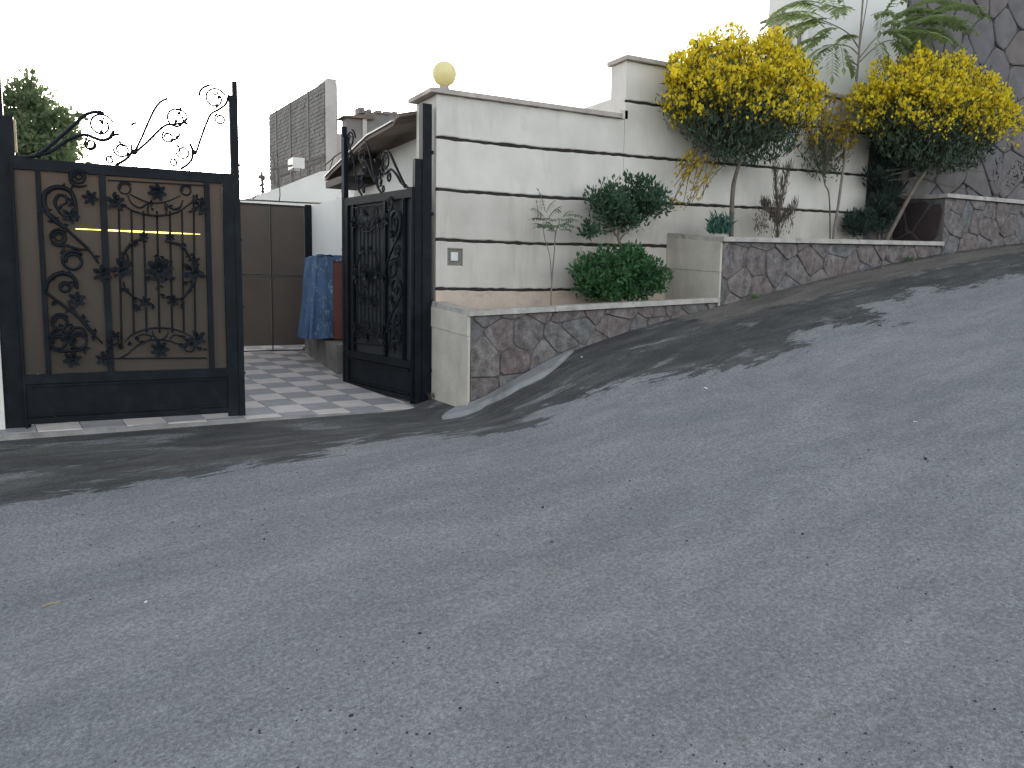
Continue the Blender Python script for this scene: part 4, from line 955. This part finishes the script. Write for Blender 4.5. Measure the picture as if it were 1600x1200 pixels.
for k, (x0, y0, x1, y1) in enumerate(L1+L2+[(x0+R.uniform(-14, 14), y0+R.uniform(-10, 8), x1+R.uniform(-22, 22), y1+R.uniform(-14, 12)) for (x0, y0, x1, y1) in (L1+L2)[::5]]):
    Y0 = -.3+R.uniform(-.25, .12); a = hy(x0, y0, Y0); b = hy(x1, y1, Y0+R.uniform(-.3, .1)); d = b-a; Lf = d.length*1.05
    compound(m, a, d.normalized()+Vector((0, 0, .3)), Lf, max(6, int(Lf/.043)), .120, .050, .95)
rel(ta, tw).build('branches', M['bark_grey'], ta); rel(ta, m).build('leaves', M['leaf_ail'], ta)
# small plants in the middle planter
R = random.Random(55)
s1 = thing('sprouting_plant', 'small blue-green tuft at the foot of the first broom trunk', 'plant', tuple(hy(1125, 366, -.45)))
m = MB()
for i in range(420):
    a = hy(R.uniform(1108, 1140), 368, -.45+R.uniform(-.12, .12)); h_ = R.uniform(.03, .22); p = a+Vector((0, 0, h_*R.uniform(.1, 1))); m.leaf(p, (Vector((0, 0, 1))+rv(.6)).normalized(), rdir(), R.uniform(.05, .11), .02)
for q in ((1103, 342), (1112, 330), (1148, 332), (1152, 345)): m.tube(smoothcurve([hy(1125, 366, -.45), hy((q[0]+1125)/2, 350, -.45), hy(*q, -.45)], 4), .004, 4)
rel(s1, m).build('leaves', M['bluegreen'], s1)
s2 = thing('dry_shrub', 'dry brown scraggly shrub in the middle of the second planter', 'shrub', tuple(hy(1212, 368, -.35)))
m = MB(); tw = MB()
for q, r_ in (([(1214, 385), (1215, 330), (1213, 300), (1211, 262)], .012), ([(1214, 340), (1222, 310), (1226, 285), (1232, 262)], .008), ([(1213, 345), (1200, 330), (1192, 318)], .007), ([(1214, 350), (1230, 340), (1242, 322)], .007)):
    cc = smoothcurve([hy(*a, -.35) for a in q], 5); tw.tube(cc, r_, 5)
    for i in range(230):
        b = cc[R.randrange(len(cc))]; p = b+rv(.035); m.leaf(p, (Vector((R.uniform(-.5, .5), R.uniform(-.4, .4), 1))).normalized(), rdir(), R.uniform(.05, .13), .010)
for i in range(260): 
    a = hy(R.uniform(1178, 1240), R.uniform(330, 368), -.35+R.uniform(-.1, .1)); m.leaf(a, (Vector((0, 0, 1))+rv(.8)).normalized(), rdir(), R.uniform(.04, .1), .012)
rel(s2, tw).build('stems', M['twig'], s2); rel(s2, m).build('sprigs', M['dry'], s2)
s3 = thing('conifer_shrub', 'dark upright conifer hidden under the right broom', 'shrub', tuple(hy(1372, 368, -.22)))
m = MB()
for (px, py, rx, rz, n_l) in ((1375, 330, .24, .34, 40), (1385, 280, .30, .28, 40), (1398, 240, .36, .24, 40), (1345, 350, .22, .16, 24)):
    cc = hy(px, py, -.22); clumpy(m, (cc.x, -.22, cc.z), (rx, .16, rz), n_l, 50, .075, .016, .09, upb=1.2)
rel(s3, m).build('foliage', M['leaf_conifer'], s3)
trunk(s3, [dn(hy(1372, 369, -.22), 1.58), hy(1378, 320, -.22), hy(1390, 250, -.22)], .02, .01, M['bark'])
s4 = thing('weedy_plant', 'sparse weedy stems growing in the highest planter at the right', 'plant', tuple(hy(1572, 305, -.5)))
m = MB(); tw = MB()
for q in ([(1558, 306), (1570, 282), (1590, 262), (1606, 250)], [(1576, 306), (1582, 288), (1592, 270), (1602, 258)], [(1560, 303), (1552, 280), (1560, 255)], [(1590, 306), (1600, 285), (1610, 270)]):
    cc = smoothcurve([hy(*a, -.5) for a in q], 4); tw.tube(cc, .004, 4)
    for i in range(28): m.leaf(cc[R.randrange(3, len(cc))]+rv(.05), (Vector((0, 0, 1))+rv(.9)).normalized(), rdir(), R.uniform(.04, .08), .018)
rel(s4, tw).build('stems', M['bark_grey'], s4); rel(s4, m).build('leaves', M['leaf_conifer'], s4)
# climbing vine on the cable by the inner gate
s5 = thing('vine_tuft', 'small leafy vine tuft at the end of the inner gate cable', 'plant', tuple(hy(532, 320, 3.9)))
m = MB(); leafball(m, tuple(hy(531, 318, 3.9)), (.07, .05, .05), 60, .05, .03); leafball(m, tuple(hy(534, 330, 3.9)), (.04, .04, .09), 50, .045, .025)
rel(s5, m).build('leaves', M['leaf_sap'], s5)
# tree left of the gate, behind
R = random.Random(66)
tr = thing('leafy_tree', 'leafy green tree standing behind the left gate leaf', 'tree', tuple(hy(50, 520, 9)))
b0 = hy(50, 520, 9); b0.z = .2; tr.location = b0
trunk(tr, [b0, Vector((b0.x+.05, 9, 1.6)), Vector(hy(50, 240, 9))], .11, .06, M['bark'])
m = MB()
for (px, py, rx, rz, nn) in ((40, 235, .65, .50, 60), (45, 190, .50, .45, 55), (42, 155, .28, .35, 26), (88, 190, .35, .38, 30), (95, 225, .36, .32, 28), (60, 260, .85, .35, 50), (10, 210, .4, .6, 30), (30, 285, .9, .5, 30), (43, 128, .08, .12, 4), (110, 215, .14, .25, 8)):
    cc = hy(px, py, 9); clumpy(m, (cc.x, 9, cc.z), (rx*1.12, .6, rz*1.12), int(nn*.8), 34, .10, .06, .14, upb=.5)
rel(tr, m).build('crown', M['leaf_tree'], tr)

# ------------------------------------------------------------------ litter on the road
R = random.Random(77)
def lump(p, s, seed):
    r = random.Random(seed); m = MB(); m.sphere((0, 0, 0), s, 6, 4, .6); m.v = [tuple(Vector(v)*r.uniform(.7, 1.25)+p+Vector((0, 0, s*.3))) for v in m.v]; return m
big = [(549, 1119, 12), (541, 1147, 9), (719, 1107, 9), (656, 990, 9), (670, 1013, 8), (669, 998, 8), (30, 1143, 8), (140, 1168, 9), (338, 885, 6), (413, 843, 7), (862, 847, 7), (848, 793, 7), (1073, 846, 8), (1254, 835, 8), (1446, 717, 8), (984, 752, 6), (1148, 857, 6), (545, 1055, 6), (249, 1055, 6), (607, 1101, 5)]
pg = MB()
for k, (px, py, s) in enumerate(big):
    g_ = ground(px, py); dd = (Vector(CAM)-g_).length; q_ = lump(g_, s*dd/FPX*.32, k)
    q_.build('dark_stone', M['pebble_dark']); o = SC.collection.objects[-1]
    tag(o, 'small dark pebble lying loose on the asphalt road', 'pebble', 'dark pebbles on the road')
for i in range(1100):
    g_ = ground(R.uniform(-20, 1620), R.uniform(700, 1210)); q_ = lump(g_, R.uniform(.0018, .0050), i); pg.add(q_.v, q_.f)
for i in range(60):
    g_ = ground(R.uniform(880, 1500), 0+R.uniform(-4, 10)+np.interp(0, [0], [0])+0) if False else None
pg.build('loose_gravel', M['rubble'], kind='stuff')
g_ = ground(82, 946); tag(MB().tube([g_+Vector((-.035, -.012, .006)), g_+Vector((0, .002, .009)), g_+Vector((.035, .006, .006))], .004, 5).build('twig_piece', M['straw']), 'short straw-coloured twig lying on the road at lower left', 'twig')
for (px, py, s, lb) in ((228, 943, .008, 'tiny white scrap on the road near the straw twig'), (1103, 608, .028, 'white scrap of paper on the road below the stained gutter'), (1430, 661, .016, 'pale scrap on the road at the right'), (909, 559, .018, 'tiny bright scrap beside the concrete ramp tip')):
    g_ = ground(px, py); a = R.uniform(0, 3); d1 = Vector((math.cos(a), math.sin(a), .1))*s; d2 = Vector((-math.sin(a), math.cos(a), .25))*s*.5
    z = Vector((0, 0, .006)); z2 = Vector((0, 0, .004))
    m = MB(); vs = [g_+z+d1, g_+z+d2, g_+z-d1, g_+z-d2]; m.add(vs+[v_+z2 for v_ in vs], [(3, 2, 1, 0), (4, 5, 6, 7)]+[(k, (k+1) % 4, 4+(k+1) % 4, 4+k) for k in range(4)])
    tag(m.build('white_scrap', M['white_scrap']), lb, 'litter')
# dry leaves gathered along the planter foot
m = MB()
for i in range(160):
    x = R.uniform(4.2, 8.2); y = -.80-abs(R.gauss(0, .12)); p = Vector((x, y, float(H(x, y))+.01)); m.leaf(p, rdir()*Vector((1, 1, .2)), Vector((0, 0, 1)), R.uniform(.02, .045), .018)
m.build('dry_leaves', M['straw'], kind='stuff')

R = random.Random(91)
for px, lb in ((668, 'dry weed tuft at the foot of the gate post by the planter end'), (1178, 'small weed tuft at the foot of the middle planter'), (1420, 'weed tuft in the gutter where the middle planter ends')):
    base = Vector((-.03, -.06, .0)) if px == 668 else hy(px, 480 if px < 1200 else 410, -.79)
    base.z = float(H(base.x, base.y)); t = thing('weed_tuft', lb, 'weed', tuple(base), 'weeds along the wall foot'); m = MB()
    for i in range(46): m.leaf(base+Vector((R.uniform(-.06, .06), R.uniform(-.03, .03), 0)), Vector((R.uniform(-.8, .8), R.uniform(-.8, .3), 1)), rdir(), R.uniform(.03, .09), .008)
    rel(t, m).build('blades', M['dry'] if px == 668 else M['leaf_sap'], t)
